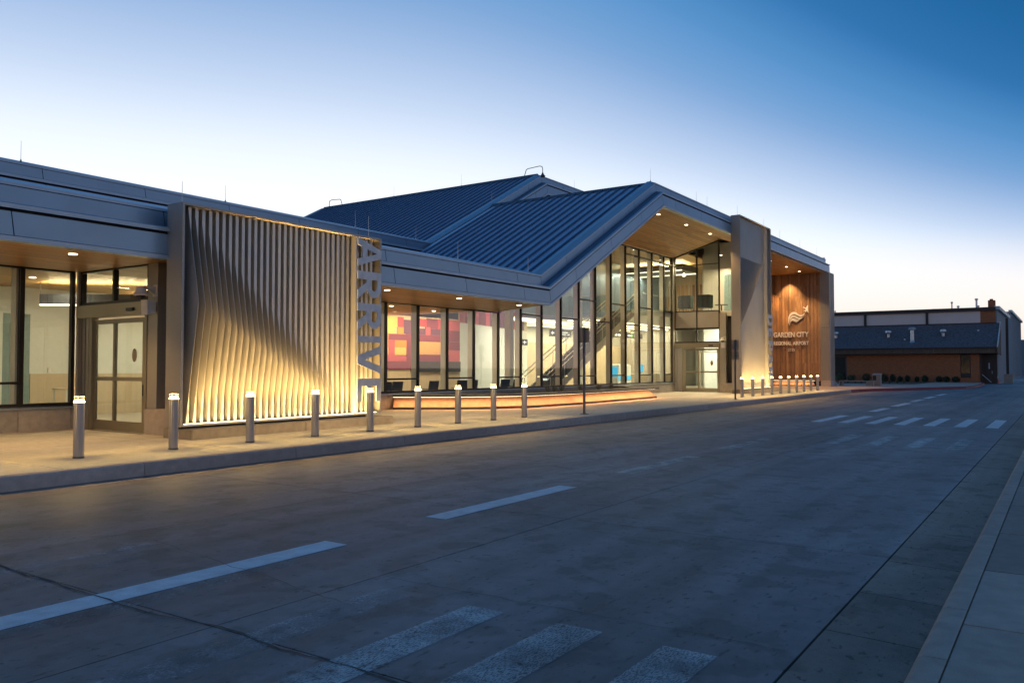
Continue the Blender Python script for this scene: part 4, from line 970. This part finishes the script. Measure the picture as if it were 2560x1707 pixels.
# angled wall that carries on to the right with a red mural band above
def ang(u): return (34.9 + (46.0 - 34.9) * u, 27.02 + 2.9 * u)
def angbox(u0, u1, z0, z1, m, name, d=0.0):
    a, b = ang(u0), ang(u1)
    return obj(name, MB().prism([(a[0], a[1] - d), (b[0], b[1] - d), (b[0], b[1] + .12), (a[0], a[1] + .12)], lambda u, v, t: (u, v, t), z0, z1), m, I)
angbox(0, 1, ZS, 4.05, 'white', 'angled_wall'); angbox(0, 1, 4.05, 8.0, 'cream', 'upper_wall')
random.seed(21); u = 0
while u < .93:
    v = min(.94, u + random.uniform(.05, .11)); z = 4.08
    while z < 5.9:
        z2 = min(5.95, z + random.uniform(.3, .8))
        angbox(u + .0005, v - .0005, z, z2 - .006, random.choice(cols[:2] + [cols[4], cols[0], cols[5]]), 'mural_block', .02 + random.uniform(0, .01)); z = z2
    u = v
light('AREA', 'mural_washer', (30.5, 25.6, 3.98), 150, (1, .74, .44), I, shape='RECTANGLE', size=7, size_y=.15, rot=(R(38), 0, 0))
light('AREA', 'hall_light', (26, 22.6, 4.0), 60, (1, .78, .48), I, shape='RECTANGLE', size=6, size_y=.12)
light('AREA', 'mural_washer', (38.5, 25.8, 6.6), 330, (1, .84, .62), I, shape='RECTANGLE', size=6, size_y=.2, rot=(R(50), 0, R(14)))
for (x, y) in ((23.9, 21.9), (27.1, 22.4), (30.2, 24.2)): downlight(x, y, 4.05, 12, I, (1, .78, .5))
# seats behind the low windows
def make_seat():
    t = thing('waiting_seat', 'x', 'seat', (0, 0, ZS), 'dark waiting seats behind the windows')
    Z = ZS
    obj('seat', MB().cbox(-.27, .27, -.22, .28, Z + .38, Z + .46, .02), 'black', t)
    obj('backrest', MB().prism([(-.22, Z + .44), (-.30, Z + .95), (-.24, Z + .96), (-.14, Z + .46)], lambda u, v, tt: (tt, u, v), -.27, .27), 'black', t)
    for s in (-.26, .26): obj('armrest', MB().cbox(s - .02, s + .02, -.2, .22, Z + .62, Z + .65, .008), 'greymet', t)
    for s in (-.22, .22): obj('leg', MB().cyl((s, -.15, Z), (s * .9, .05, Z + .38), .015, n=8), 'steel', t)
    return t
seat0 = make_seat()
sp_ = [(22.1, 'leftmost dark seat backing on to the lower window pane'), (22.72, 'second dark seat from the left in the lower window pane'), (23.34, 'third dark seat from the left, beside the second mullion'), (25.5, 'lone dark seat behind the third low pane'), (27.5, 'dark armchair behind the fourth window bay, left one'), (28.15, 'dark armchair behind the fourth window bay, right one'), (30.6, 'dark armchair behind the sixth window bay, left one'), (31.3, 'dark armchair behind the sixth window bay, right one')]
for i, (x, lb) in enumerate(sp_):
    if i == 0: seat0.location = (x, 21.3, ZS); seat0['label'] = lb
    else: dup(seat0, (x, 21.3, ZS), lb, rz=0 if i < 4 else R(random.uniform(-25, 25)))
# stair rising to the right
ST = thing('staircase', 'open staircase with dark steps, glass sides and steel handrails rising to the upper floor', 'staircase', (39.9, 22.2, ZS))
n = 27; xa, xb = 34.9, 44.7; za, zb = ZS, 4.95
for i in range(n):
    x = xa + (xb - xa) * i / n; z = za + (zb - za) * (i + 1) / n
    obj('step', MB().box(x, x + .40, 21.5, 22.9, z - .06, z).box(x + .37, x + .39, 21.5, 22.9, z - .0, z + .12), 'greymet', ST)
def rake(y0, y1, dz0, dz1, m, name, xa_=xa, xb_=xb):
    return obj(name, MB().prism([(xa_, za + dz0), (xb_, zb + dz0), (xb_, zb + dz1), (xa_, za + dz1)], lambda u, v, t: (u, t, v), y0, y1), m, ST)
rake(21.42, 21.48, -.22, .20, 'fin', 'stringer'); rake(22.92, 22.98, -.22, .20, 'fin', 'stringer')
rake(21.44, 21.455, .20, 1.05, 'railglass', 'glass_guard')
for y in (21.40, 22.95):
    obj('handrail', MB().cyl((xa - .3, y, za + 1.05), (xb, y, zb + 1.08), .028, n=10), 'steel', ST)
    obj('handrail', MB().cyl((xa - .3, y - .05, za + .85), (xb, y - .05, zb + .88), .022, n=10), 'steel', ST)
    for k in range(7):
        x = xa + (xb - xa) * (k + .1) / 7; z = za + (zb - za) * (k + .1) / 7; obj('baluster', MB().cyl((x, y, z - .1), (x, y, z + 1.02), .015, n=6), 'steel', ST)
obj('newel_light', MB().cbox(34.3, 34.6, 21.3, 21.5, 1.0, 1.1, .01), 'wtext', ST)
# upper floor (mezzanine)
obj('upper_floor', MB().box(44.75, 66, 20.15, 34, 4.72, 5.05), 'white', I)
obj('upper_floor', MB().box(47.62, 52.4, 16.1, 20.15, 4.72, 5.03), 'white', I)
obj('floor_edge', MB().box(44.66, 44.74, 22.95, 31, 4.70, 5.08), 'fascia', I)
obj('guard_rail', MB().cyl((44.72, 22.95, 6.1), (44.72, 31, 6.1), .025, n=8), 'steel', I)
obj('guard_glass', MB().box(44.71, 44.725, 22.95, 31, 5.1, 6.05), 'railglass', I)
obj('guard_rail', MB().cyl((45, 21.0, 6.1), (47.2, 21.0, 6.1), .025, n=8).cyl((45, 21.0, 5.06), (45, 21.0, 6.1), .02, n=8), 'steel', I)
# upper hall: timber slat wall, wall beyond, columns, curtain, dropped light box
random.seed(3)
obj('slat_backing', MB().box(60.0, 60.1, 20.2, 33.5, 5.06, 8.0), 'cream', I)
for k in range(44): obj('wood_slat', MB().box(59.92, 60.0, 20.3 + k * .3, 20.3 + k * .3 + random.choice((.1, .16, .2)), 5.06, 8.0), random.choice(['slatwood', 'slatwood', 'wood1']), I)
obj('upper_wall', MB().box(60.0, 60.12, 20.2, 34, 8.0, 8.9), 'cream', I)
obj('upper_wall', MB().box(46.0, 66, 33.5, 33.6, ZS, 8.9), 'white', I)
obj('column', MB().box(43.3, 43.7, 24.4, 24.8, ZS, 8.8), 'white', I); obj('column', MB().box(53.2, 53.6, 18.7, 19.1, 5.06, 9.2), 'white', I)
obj('column', MB().box(36.0, 36.35, 24.5, 24.85, ZS, 7.6), 'white', I)
obj('upper_wall', MB().box(52.3, 52.4, 16.2, 17.6, 5.05, 9.0), 'teal', I)
cu = MB()
for k in range(14): cu.cyl((52.1, 17.0 + k * .11, 5.2), (52.1, 17.0 + k * .11, 7.7), .06, n=8)
tag(obj('curtain', cu, 'teal'), 'teal pleated curtain hanging behind the upper right windows', 'curtain')
P = thing('ceiling_light_box', 'wide dropped light box with warm lines along both lower edges in the upper hall', 'ceiling light', (53.9, 25.5, 8.3))
obj('box_side', MB().box(52.5, 52.55, 21.5, 31.5, 8.3, 8.72).box(55.25, 55.3, 21.5, 31.5, 8.3, 8.72).box(52.55, 55.25, 21.5, 21.55, 8.3, 8.72), 'greymet', P)
obj('box_base', MB().box(52.55, 55.25, 21.55, 31.5, 8.33, 8.36), 'greymet', P)
obj('light_strip', MB().box(52.48, 52.60, 21.6, 31.3, 8.26, 8.30), 'led', P); obj('light_strip', MB().box(55.2, 55.32, 21.6, 31.3, 8.26, 8.30), 'led', P)
light('AREA', 'box_up', (53.9, 26.4, 8.5), 240, (1, .76, .42), P, shape='RECTANGLE', size=2.2, size_y=9, rot=(math.pi, 0, 0))
for x in (52.54, 55.26): light('AREA', 'box_down', (x, 26.4, 8.25), 75, (1, .84, .56), P, shape='RECTANGLE', size=.1, size_y=9)
P = thing('ceiling_light_box', 'second dropped light box farther left in the upper hall', 'ceiling light', (42, 24.5, 7.9))
light('AREA', 'hall_light', (41.5, 24.2, 8.3), 190, (1, .80, .50), I, shape='RECTANGLE', size=5, size_y=.2)
obj('light_strip', MB().box(39.2, 44.0, 24.1, 24.3, 7.9, 7.95), 'led', P); obj('box_base', MB().box(39.1, 44.1, 24.0, 24.4, 7.95, 8.1), 'greymet', P)
light('AREA', 'lounge_light', (50, 18.8, 8.2), 90, (1, .78, .44), I, shape='RECTANGLE', size=3.5, size_y=.15)
downlight(46.0, 22.0, 8.9, 30, I); downlight(40.0, 21.5, 8.9, 30, I); downlight(50.2, 18.0, 8.75, 30, I)
# lounge armchairs seen through the upper right windows
def armchair(x, y, label, s=1.0):
    t = thing('armchair', label, 'armchair', (x, y, 5.03), 'high-backed lounge armchairs upstairs')
    Z = 5.035
    obj('backrest', MB().cbox(x - .1, x + .05, y - .4 * s, y + .4 * s, Z + .35, Z + 1.15, .04), 'black', t)
    for q in (-.4 * s, .34 * s): obj('side', MB().cbox(x + .05, x + .6, y + q, y + q + .07, Z + .35, Z + 1.15, .02), 'darkteal', t)
    obj('seat', MB().cbox(x + .05, x + .65, y - .33 * s, y + .33 * s, Z + .32, Z + .48, .03), 'black', t)
    for a in (0, .55):
        for b in (-.3, .3): obj('leg', MB().cyl((x + a, y + b, Z), (x + a, y + b, Z + .35), .015, n=6), 'greymet', t)
armchair(49.0, 20.0, 'dark high-backed armchair behind the upper window, left one'); armchair(49.0, 18.7, 'dark high-backed armchair behind the upper window, right one')
P = thing('side_table', 'low dark table beside the upstairs armchairs', 'table', (49.4, 17.6, 5.03)); obj('tabletop', MB().lathe((49.4, 17.7, 5.5), [(.4, 0), (.4, .04)], 20), 'black', P); obj('leg', MB().cyl((49.4, 17.7, 5.035), (49.4, 17.7, 5.5), .04, n=8), 'black', P)
for (x, y, z, lb) in ((50.5, 20.6, 7.6, 'small glowing pendant lamp left of the upstairs armchairs'), (55.0, 19.6, 7.4, 'small pendant lamp deeper in the upstairs lounge')):
    P = thing('pendant_lamp', lb, 'pendant lamp', (x, y, z)); obj('cord', MB().cyl((x, y, z + .2), (x, y, 8.85), .006, n=5), 'black', P); obj('shade', MB().lathe((x, y, z), [(.11, 0), (.09, .1), (.03, .2)], 16), 'lampr', P)
# ground floor hall on the right: ceiling lines, signs, kiosks, counter
for k, y in enumerate((25.0, 26.6, 28.2, 30.0, 31.8)):
    P = thing('linear_light', 'long warm ceiling line over the check-in hall, row %s from the glass' % ['one', 'two', 'three', 'four', 'five'][k], 'ceiling light', (54, y, 4.6), 'ceiling lines over the check-in hall')
    obj('light_strip', MB().box(46, 62, y, y + .16, 4.64, 4.70), 'led', P)
    light('AREA', 'line_down', (54, y + .08, 4.62), 70, (1, .84, .54), P, shape='RECTANGLE', size=15, size_y=.12)
obj('lining', MB().box(52.44, 52.49, 16.0, 20.0, ZS, 4.7), 'white', I)
light('AREA', 'hall_light', (50, 18.0, 4.6), 130, (1, .86, .62), I, shape='RECTANGLE', size=3.5, size_y=.2)
light('AREA', 'hall_light', (47.5, 22.0, 4.6), 60, (1, .82, .5), I, shape='RECTANGLE', size=4, size_y=.2)
obj('ceiling_cloud', MB().box(38.5, 44.5, 26.0, 26.4, 4.30, 4.55), 'white', I)
light('AREA', 'cloud_light', (41.5, 25.9, 4.28), 60, (1, .9, .7), I, shape='RECTANGLE', size=5.5, size_y=.25)
obj('light_strip', MB().box(38.6, 44.4, 25.95, 26.0, 4.32, 4.5), 'led', I)
SGN = thing('hanging_sign', 'dark overhead direction sign with arrow, green aeroplane and lines of text', 'sign', (42.6, 25.4, 3.6))
obj('sign_board', MB().box(41.5, 44.0, 25.38, 25.44, 3.50, 3.92), 'black', SGN)
obj('arrow', MB().prism([(41.62, 3.71), (41.8, 3.83), (41.8, 3.76), (41.98, 3.76), (41.98, 3.66), (41.8, 3.66), (41.8, 3.59)], lambda u, v, t: (u, t, v), 25.36, 25.375), 'wtext', SGN)
obj('aeroplane', MB().prism([(42.37, 3.86), (42.42, 3.86), (42.44, 3.74), (42.6, 3.66), (42.6, 3.62), (42.44, 3.66), (42.42, 3.58), (42.48, 3.55), (42.3, 3.55), (42.37, 3.58), (42.35, 3.66), (42.19, 3.62), (42.19, 3.66), (42.35, 3.74)], lambda u, v, t: (u, t, v), 25.36, 25.375), 'green', SGN)
for z in (3.74, 3.62): obj('text_line', MB().box(42.9, 43.8, 25.36, 25.375, z, z + .06), 'wtext', SGN)
SGN = thing('hanging_sign', 'small square dark sign hanging before the pale angled wall', 'sign', (38.2, 25.0, 3.0))
obj('sign_board', MB().box(37.85, 38.5, 25.0, 25.05, 2.88, 3.22), 'black', SGN)
obj('symbol', MB().box(38.0, 38.35, 24.985, 24.998, 3.02, 3.07).box(38.14, 38.2, 24.985, 24.998, 2.95, 3.14), 'wtext', SGN)
SGN = thing('hanging_sign', 'small dark overhead sign with green and white marks over the check-in hall', 'sign', (52.5, 25.4, 3.7))
obj('sign_board', MB().box(50.2, 55.5, 25.9, 25.96, 3.75, 4.1), 'black', SGN)
for k in range(9): obj('text_mark', MB().box(50.5 + k * .5, 50.7 + k * .5 + .1 * (k % 3), 25.88, 25.895, 3.86, 3.97), 'green' if k % 3 == 0 else 'wtext', SGN)
for i, (x, y, lb) in enumerate(((46.6, 23.6, 'white slanted self-service kiosk nearest the stair'), (48.4, 23.9, 'white slanted self-service kiosk with blue front, right of the first'))):
    P = thing('kiosk', lb, 'kiosk', (x, y, ZS))
    obj('body', MB().prism([(x - .35, ZS), (x + .35, ZS), (x + .35, 1.75), (x + .1, 1.85), (x - .12, 1.8), (x - .4, .95)], lambda u, v, t: (u, t, v), y - .3, y + .3), 'white', P)
    obj('screen', MB().prism([(x - .37, 1.08), (x - .17, 1.68), (x - .20, 1.69), (x - .40, 1.09)], lambda u, v, t: (u, t, v), y - .24, y + .24), 'screen', P)
    obj('front_panel', MB().box(x - .3, x + .3, y - .32, y - .301, .85, 1.1), 'screen', P)
for i, x in enumerate((51.6, 54.6)):
    P = thing('monitor', 'blue check-in monitor on the counter, %s one' % ['left', 'right'][i], 'monitor', (x, 25.6, 1.3)); obj('screen', MB().box(x - .35, x + .35, 25.58, 25.61, 1.32, 1.85), 'screen', P); obj('stand', MB().box(x - .04, x + .04, 25.62, 25.66, 1.2, 1.6), 'greymet', P)
P = thing('check_in_counter', 'long pale check-in counter with a timber front', 'counter', (55, 26, ZS))
obj('counter_top', MB().box(50, 60, 25.4, 26.2, 1.16, 1.2), 'white', P); obj('counter_front', MB().box(50.1, 60, 25.5, 25.56, ZS, 1.16), 'cream', P)
obj('hall_back_wall', MB().box(46, 66, 30.8, 30.9, ZS, 3.4), 'cream', I)
obj('hall_end_wall', MB().box(65.9, 66, 20.2, 33, ZS, 4.7), 'white', I)
P = thing('wall_screen', 'bright blue-white information screen behind the far door', 'screen', (53.8, 18.8, 2.4)); obj('screen', MB().box(53.6, 53.65, 18.1, 19.3, 2.35, 2.9), 'screenw', P); obj('bracket', MB().box(53.66, 53.9, 18.6, 18.8, 2.5, 2.7), 'greymet', P)
obj('inner_door_frame', MB().box(51.2, 51.26, 17.2, 17.28, ZS, 2.7).box(51.2, 51.26, 18.5, 18.58, ZS, 2.7).box(51.2, 51.26, 19.8, 19.88, ZS, 2.7).box(51.2, 51.26, 17.28, 19.8, 2.62, 2.7).box(51.2, 51.26, 17.28, 19.8, 1.3, 1.37), 'frame2', I)

# ------------------------------------------------------------------ lightning rods and goosenecks on the roofs
def rod(x, y, z, h, lb):
    t = thing('lightning_rod', lb, 'lightning rod', (x, y, z), 'lightning rods along the roof edges')
    obj('rod', MB().cyl((x, y, z), (x, y, z + h), .008, .004, n=6), 'steel', t)
    obj('rod_base', MB().cyl((x, y, z), (x, y, z + .05), .03, .018, n=8), 'steel', t)
RODS = [(12.02, 26.1, 7.88, .62, 'thin lightning rod at the far left roof edge'), (10.45, 15.6, 5.12, .50, 'lightning rod on the left corner of the ARRIVE screen'), (16.1, 15.6, 5.12, .62, 'lightning rod on the right corner of the ARRIVE screen'),
        (19.3, 26.1, 7.88, .62, 'lightning rod on the upper parapet above the ARRIVE ribs'), (26.1, 26.1, 7.88, .72, 'lightning rod on the upper parapet in front of the rear roof'), (30.2, 26.1, 7.88, .62, 'lightning rod where the upper parapet meets the rear roof'),
        (21.0, 16.35, 5.15, .58, 'lightning rod on the low parapet at the foot of the seamed roof'), (25.2, 16.35, 5.15, .56, 'lightning rod beside the lower corner of the folded roof'), (36.98, 26.4, 10.85, .6, 'lightning rod where the two roof ridges meet'),
        (41.45, 37.8, 13.3, .75, 'lightning rod left of centre on the rear ridge'), (41.45, 32.0, 13.3, .75, 'lightning rod right of centre on the rear ridge'), (36.1, 16.4, 10.58, .62, 'lightning rod on the peak of the front gable'),
        (42.0, 16.4, 10.55, .58, 'lightning rod on the level edge right of the gable peak, left one'), (43.6, 16.4, 10.55, .6, 'lightning rod on the level edge right of the gable peak, right one'), (46.3, 15.6, 10.38, .62, 'lightning rod on the left corner of the DEPART screen'),
        (51.3, 15.6, 10.38, .6, 'lightning rod on the right corner of the DEPART screen'), (57.6, 16.4, 10.55, .7, 'first lightning rod right of the DEPART screen'), (62.8, 16.4, 10.55, .7, 'second lightning rod right of the DEPART screen'), (67.8, 16.4, 10.55, .7, 'lightning rod at the far right end of the roof'),
        (45.9, 26.2, 13.2, .6, 'lightning rod on the rear roof right of its peak')]
for r_ in RODS: rod(*r_)
for (x, y, z, s, lb) in ((41.5, 43.8, 13.3, 1, 'grey gooseneck vent pipe on the left end of the rear ridge'), (41.5, 26.2, 13.3, -1, 'grey gooseneck vent pipe on the peak of the rear gable')):
    t = thing('gooseneck_vent', lb, 'vent pipe', (x, y, z))
    a = [(x, y - 1.0 * s, z - .05), (x, y - .85 * s, z + .36), (x, y - .75 * s, z + .42), (x, y + .1 * s, z + .47), (x, y + .28 * s, z + .42), (x, y + .33 * s, z + .3), (x, y + .33 * s, z + .0)]
    obj('pipe', MB().tube(a, .022), 'greymet', t)
    obj('bell', MB().lathe((x, y + .33 * s, z - .2), [(.15, 0), (.17, .03), (.08, .14), (.03, .26)], 18), 'greymet', t)
# ------------------------------------------------------------------ brick building to the right
BX = 95.0
G = thing('brick_building', 'low brown brick building with shingled roof and pink parapet at the end of the road', 'building', (BX, 12, 0))
obj('brick_wall', MB().box(BX, BX + .3, 8.95, 22.2, -.1, 3.0).box(BX, BX + .3, 7.25, 8.04, -.1, 3.0).box(BX, BX + .3, 8.04, 8.95, -.1, .6), 'brick', G)
obj('brick_wall', MB().box(BX + .3, BX + 9, 7.25, 7.5, -.1, 3.0), 'brickx', G)
for k in range(27): 
    y = 5.75 + k * .62; obj('eave_board', MB().box(BX - .72, BX - .66, y + .004, y + .616, 3.08, 3.56), 'browns', G)
obj('eave_soffit', MB().box(BX - .66, BX + 4, 5.75, 22.4, 3.05, 3.1), 'brown', G)
obj('gutter', MB().box(BX - .86, BX - .68, 5.7, 22.4, 3.57, 3.70), 'brown', G)
obj('roof', MB().prism([(BX - .8, 3.66), (BX + 4.2, 6.30), (BX + 4.2, 6.2), (BX - .8, 3.54)], lambda u, v, t: (u, t, v), 5.7, 22.6), 'shingle', G)
for k in range(20):
    x = BX - .8 + .25 * k; z = 3.66 + (6.30 - 3.66) * .05 * k; obj('shingle_course', MB().prism([(x, z), (x + .25, z + .132), (x + .25, z + .139), (x, z + .028)], lambda u, v, t: (u, t, v), 5.72, 22.6), 'shingle', G)
obj('rake_board', MB().prism([(BX - .8, 3.05), (BX + 5, 2.9), (BX + 5, 6.5), (BX + 4.2, 6.30), (BX - .8, 3.66)], lambda u, v, t: (u, t, v), 5.60, 5.69), 'browns', G)
obj('rake_trim', MB().prism([(BX - .85, 3.66), (BX + 4.2, 6.32), (BX + 4.2, 6.44), (BX - .85, 3.78)], lambda u, v, t: (u, t, v), 5.56, 5.66), 'whitetrim', G)
obj('parapet', MB().box(BX + 4.2, BX + 4.5, 7.42, 22.6, 6.2, 7.6), 'pinkwall', G)
obj('parapet', MB().box(BX + 4.19, BX + 4.5, 6.05, 7.41, 6.2, 7.6), 'brick', G)
obj('parapet', MB().box(BX + 4.5, BX + 14, 6.05, 6.3, 3, 7.6), 'brickx', G)
for y in (18.76, 12.47): obj('pilaster', MB().box(BX + 4.08, BX + 4.2, y - .13, y + .13, 6.3, 7.58), 'brown', G)
obj('parapet_coping', MB().box(BX + 4.0, BX + 4.8, 6.0, 22.7, 7.6, 7.98), 'brown', G)
obj('flashing', MB().box(BX + 4.05, BX + 4.19, 6.0, 22.6, 6.22, 6.36), 'brown', G)
obj('chimney', MB().box(BX + 5, BX + 5.9, 6.1, 6.75, 7.98, 8.75).box(BX + 5.1, BX + 5.6, 6.3, 6.6, 8.75, 8.9), 'brick', G)
for (y, h, r_) in ((10.1, .75, .07), (9.5, .3, .08), (7.78, 1.0, .1), (7.6, .25, .06), (22.1, .25, .05)): obj('flue', MB().lathe((BX + 4.6, y, 7.98), [(r_, 0), (r_, h - .2), (r_ * 1.7, h - .18), (r_ * 1.7, h - .02), (r_ * .6, h)], 14), 'galv', G)
for (y, x) in ((21.4, 1.7), (15.95, 1.7), (10.65, 1.7)):
    z = 3.66 + (6.3 - 3.66) * (x + .8) / 5 - .1
    obj('roof_ventilator', MB().lathe((BX + x, y, z), [(.16, 0), (.17, .38), (.26, .42), (.32, .55), (.30, .72), (.12, .8)], 18), 'galv', G)
obj('roof_ventilator', MB().lathe((BX + .6, 13.45, 4.25), [(.34, 0), (.2, .22), (.18, 1.35), (.36, 1.38), (.38, 1.55), (.2, 1.66)], 18), 'galv', G)
obj('vent_stub', MB().lathe((BX + 1.0, 14.25, 4.4), [(.1, 0), (.1, .28)], 10), 'galv', G); obj('vent_stub', MB().lathe((BX + 2.6, 7.5, 5.3), [(.12, 0), (.1, .25)], 10), 'galv', G)
wn = obj('window', MB().box(BX - .02, BX + .05, 8.06, 8.12, .6, 3.0).box(BX - .02, BX + .05, 8.87, 8.93, .6, 3.0).box(BX - .02, BX + .05, 8.12, 8.87, 2.9, 3.0).box(BX - .02, BX + .05, 8.12, 8.87, .6, 1.05), 'brown', G)
obj('pane', MB().box(BX + .02, BX + .03, 8.12, 8.87, 1.05, 2.9), 'winglass', wn)
wn = obj('window', MB().box(BX - .02, BX + .02, 19.95, 20.05, .3, 2.9).box(BX - .02, BX + .02, 19.95, 22.2, 2.8, 2.9), 'greymet', G); obj('pane', MB().box(BX - .015, BX - .005, 20.05, 22.2, .3, 2.8), 'winglass', wn)
obj('porch_wall', MB().box(BX + .8, BX + .9, 5.75, 7.25, 0, 3.05), 'brown', G)
dr = obj('door', MB().box(BX + .72, BX + .8, 6.1, 6.75, .02, 2.5), 'brown', G); obj('handle', MB().cyl((BX + .68, 6.2, 1.0), (BX + .68, 6.2, 1.3), .02, n=6), 'galv', dr)
obj('door_notice', MB().box(BX + .70, BX + .715, 6.4, 6.5, 1.5, 2.1), 'whitetrim', dr)
obj('downpipe', MB().box(BX - .10, BX - .02, 7.05, 7.15, 0, 3.2), 'brown', G)
obj('porch_post', MB().box(BX + 5.0, BX + 5.25, 4.95, 5.2, .9, 6.8), 'brown', G); obj('post_footing', MB().box(BX + 4.7, BX + 5.6, 4.6, 5.4, 0, .95), 'stone', G)
obj('ramp_rail', MB().tube([(BX - .5, 7.0, .95), (BX - .5, 6.2, .15)], .02), 'galv', G)
# sheds beyond: long side walls that run away from us
for (y, x0, x1, h, lb, h2) in ((5.95, 99.5, 119, 7.72, 'blue-grey metal hangar behind the brick building', 0), (7.1, 149, 186, 10.25, 'taller blue-grey metal hangar farther away on the right', 7.0)):
    Hh = thing('hangar', lb, 'hangar', (x0, y, 0))
    obj('side_wall', MB().box(x0, x1, y, y + .25, -.1, h), 'bluewall', Hh)
    for k in range(int((x1 - x0) / 1.5)): obj('wall_rib', MB().box(x0 + k * 1.5, x0 + k * 1.5 + .08, y - .05, y - .002, 0, h), 'bluewall', Hh)
    obj('eave_trim', MB().box(x0 - .2, x1 + .2, y - .3, y + .2, h, h + .35), 'whitetrim', Hh)
    obj('end_wall', MB().box(x0, x0 + .2, y + .25, y + 6, -.1, h), 'bluewall', Hh)
    obj('roof', MB().prism([(y + .2, h + .1), (y + 6, h + .3), (y + 6, h + .1), (y + .2, h)], lambda u, v, t: (t, u, v), x0 - .1, x1), 'whitetrim', Hh)
    if h2: obj('annex', MB().box(x1, x1 + 12, y - .8, y + 8, -.1, h2), 'bluewall', Hh)
# shrubs, groundcover
def shrub(x, y, r_, h, label, m='leafd', z=ZS - .02):
    r_ *= .85; h *= .92
    t = thing('shrub', label, 'shrub', (x, y, z), 'clipped shrubs along the brick wall')
    mb = MB(); n = 420
    for i in range(n):
        a = random.uniform(0, 6.283); c = random.uniform(-1, 1); q = random.uniform(.3, 1.15) ** .5 * (1 + .12 * math.sin(3 * a + x))
        px, py, pz = x + r_ * q * math.sqrt(1 - c * c) * math.cos(a), y + r_ * q * math.sqrt(1 - c * c) * math.sin(a), z + h * .52 + h * .48 * q * c
        u = Vector((random.uniform(-1, 1), random.uniform(-1, 1), random.uniform(-.2, 1.4))).normalized() * random.uniform(.05, .12); v = u.orthogonal().normalized() * .03; p = Vector((px, py, pz))
        mb.add([p - u, p + v, p + u, p - v], [(0, 1, 2, 3)])
    obj('foliage', mb, m, t); obj('stem', MB().cyl((x, y, z), (x, y, z + h * .5), .03, n=6), 'brown', t)
random.seed(9)
for i, (y, r_, h) in enumerate(((17.7, .5, .95), (15.9, .42, .9), (15.1, .33, .85), (14.4, .28, .62), (13.7, .3, .75), (12.8, .24, .6), (12.05, .36, .75), (10.75, .40, .68), (10.1, .36, .66), (9.25, .44, .66), (20.4, .55, .9), (19.2, .5, .8))):
    shrub(93.6, y, r_, h, ['round green shrub before the brick wall, number %s from the right end of the row' % q for q in ('eight', 'seven', 'six', 'five', 'four', 'three', 'two', 'three', 'two', 'one', 'x', 'x')][i] if False else
          ['broad shrub behind the litter bin', 'bushy shrub right of the litter bin', 'narrow upright shrub, first clear of the litter bin', 'small shrub, second clear of the litter bin', 'narrow leaning shrub, third clear of the litter bin', 'small shrub right at the middle of the brick wall', 'wide shrub right of the middle of the brick wall', 'left one of the touching pair of round shrubs', 'right one of the touching pair of round shrubs', 'round shrub beneath the brick building window', 'loose shrub at the left window of the brick building', 'loose shrub behind the bench'][i], 'leafd' if i < 10 else 'leafy')
for i in range(9):
    y = 12.6 + .62 * i; grass_clump(84.0 + .4 * (i % 2), y, ZS - .02, .34, 60, 'ground_plant', 'low green plant in the bed behind the red kerb, %s from the right' % ['first', 'second', 'third', 'fourth', 'fifth', 'sixth', 'seventh', 'eighth', 'ninth'][i], 'leafy', 'low plants behind the red kerb', .3)
bedp = struct('planting_bed', MB().box(80.5, 94.2, 11.2, 24, ZS - .03, ZS + .0), 'soil')
# bench and litter bin
P = thing('bench', 'long low pale concrete bench beside the planting', 'bench', (67.5, 13.7, ZS))
obj('seat', MB().cbox(71.3, 71.8, 12.95, 15.6, .50, .57, .01), 'walk2', P)
for y in (15.5, 15.3): obj('leg', MB().box(71.3, 71.75, y, y + .08, ZS - .02, .50), 'walk2', P)
obj('leg', MB().box(71.3, 71.75, 12.95, 13.5, ZS - .02, .50), 'walk2', P)
P = thing('litter_bin', 'pale concrete litter bin with slanted dark opening at the end of the bench', 'litter bin', (72.2, 12.9, ZS))
obj('body', MB().cbox(72.0, 72.6, 12.55, 13.15, ZS - .02, 1.02, .015), 'walk2', P)
obj('hood', MB().prism([(71.98, 1.02), (72.6, 1.02), (72.6, 1.16), (71.98, 1.06)], lambda u, v, t: (u, t, v), 12.53, 13.17), 'walk2', P)
obj('opening', MB().box(71.975, 71.999, 12.85, 13.1, .60, .98), 'dark', P)
P = thing('marker_post', 'slim white post with flared foot beside the end of the timber wall', 'post', (69.6, 15.85, ZS))
obj('foot', MB().lathe((69.8, 15.75, ZS - .01), [(.27, 0), (.27, .16), (.33, .2), (.30, .27), (.12, .38), (.03, .5)], 18), 'walk2', P); obj('pole', MB().cyl((69.8, 15.75, .6), (69.8, 15.75, 2.6), .018, n=8), 'whitetrim', P)
P = thing('traffic_cone', 'tall orange and white channelizer cone by the porch', 'traffic cone', (98.2, 5.95, 0))
obj('cone_base', MB().box(97.95, 98.45, 5.7, 6.2, -.06, 0), 'orange', P)
for k in range(4): obj('cone_band', MB().cyl((98.2, 5.95, .27 * k), (98.2, 5.95, .27 * (k + 1) - .004), .17 - .03 * k, .14 - .03 * k, n=14), ['orange', 'orange', 'whitetrim', 'orange'][k], P)
# distant line of trees and flat fields behind the yard
bpy.context.view_layer.update()
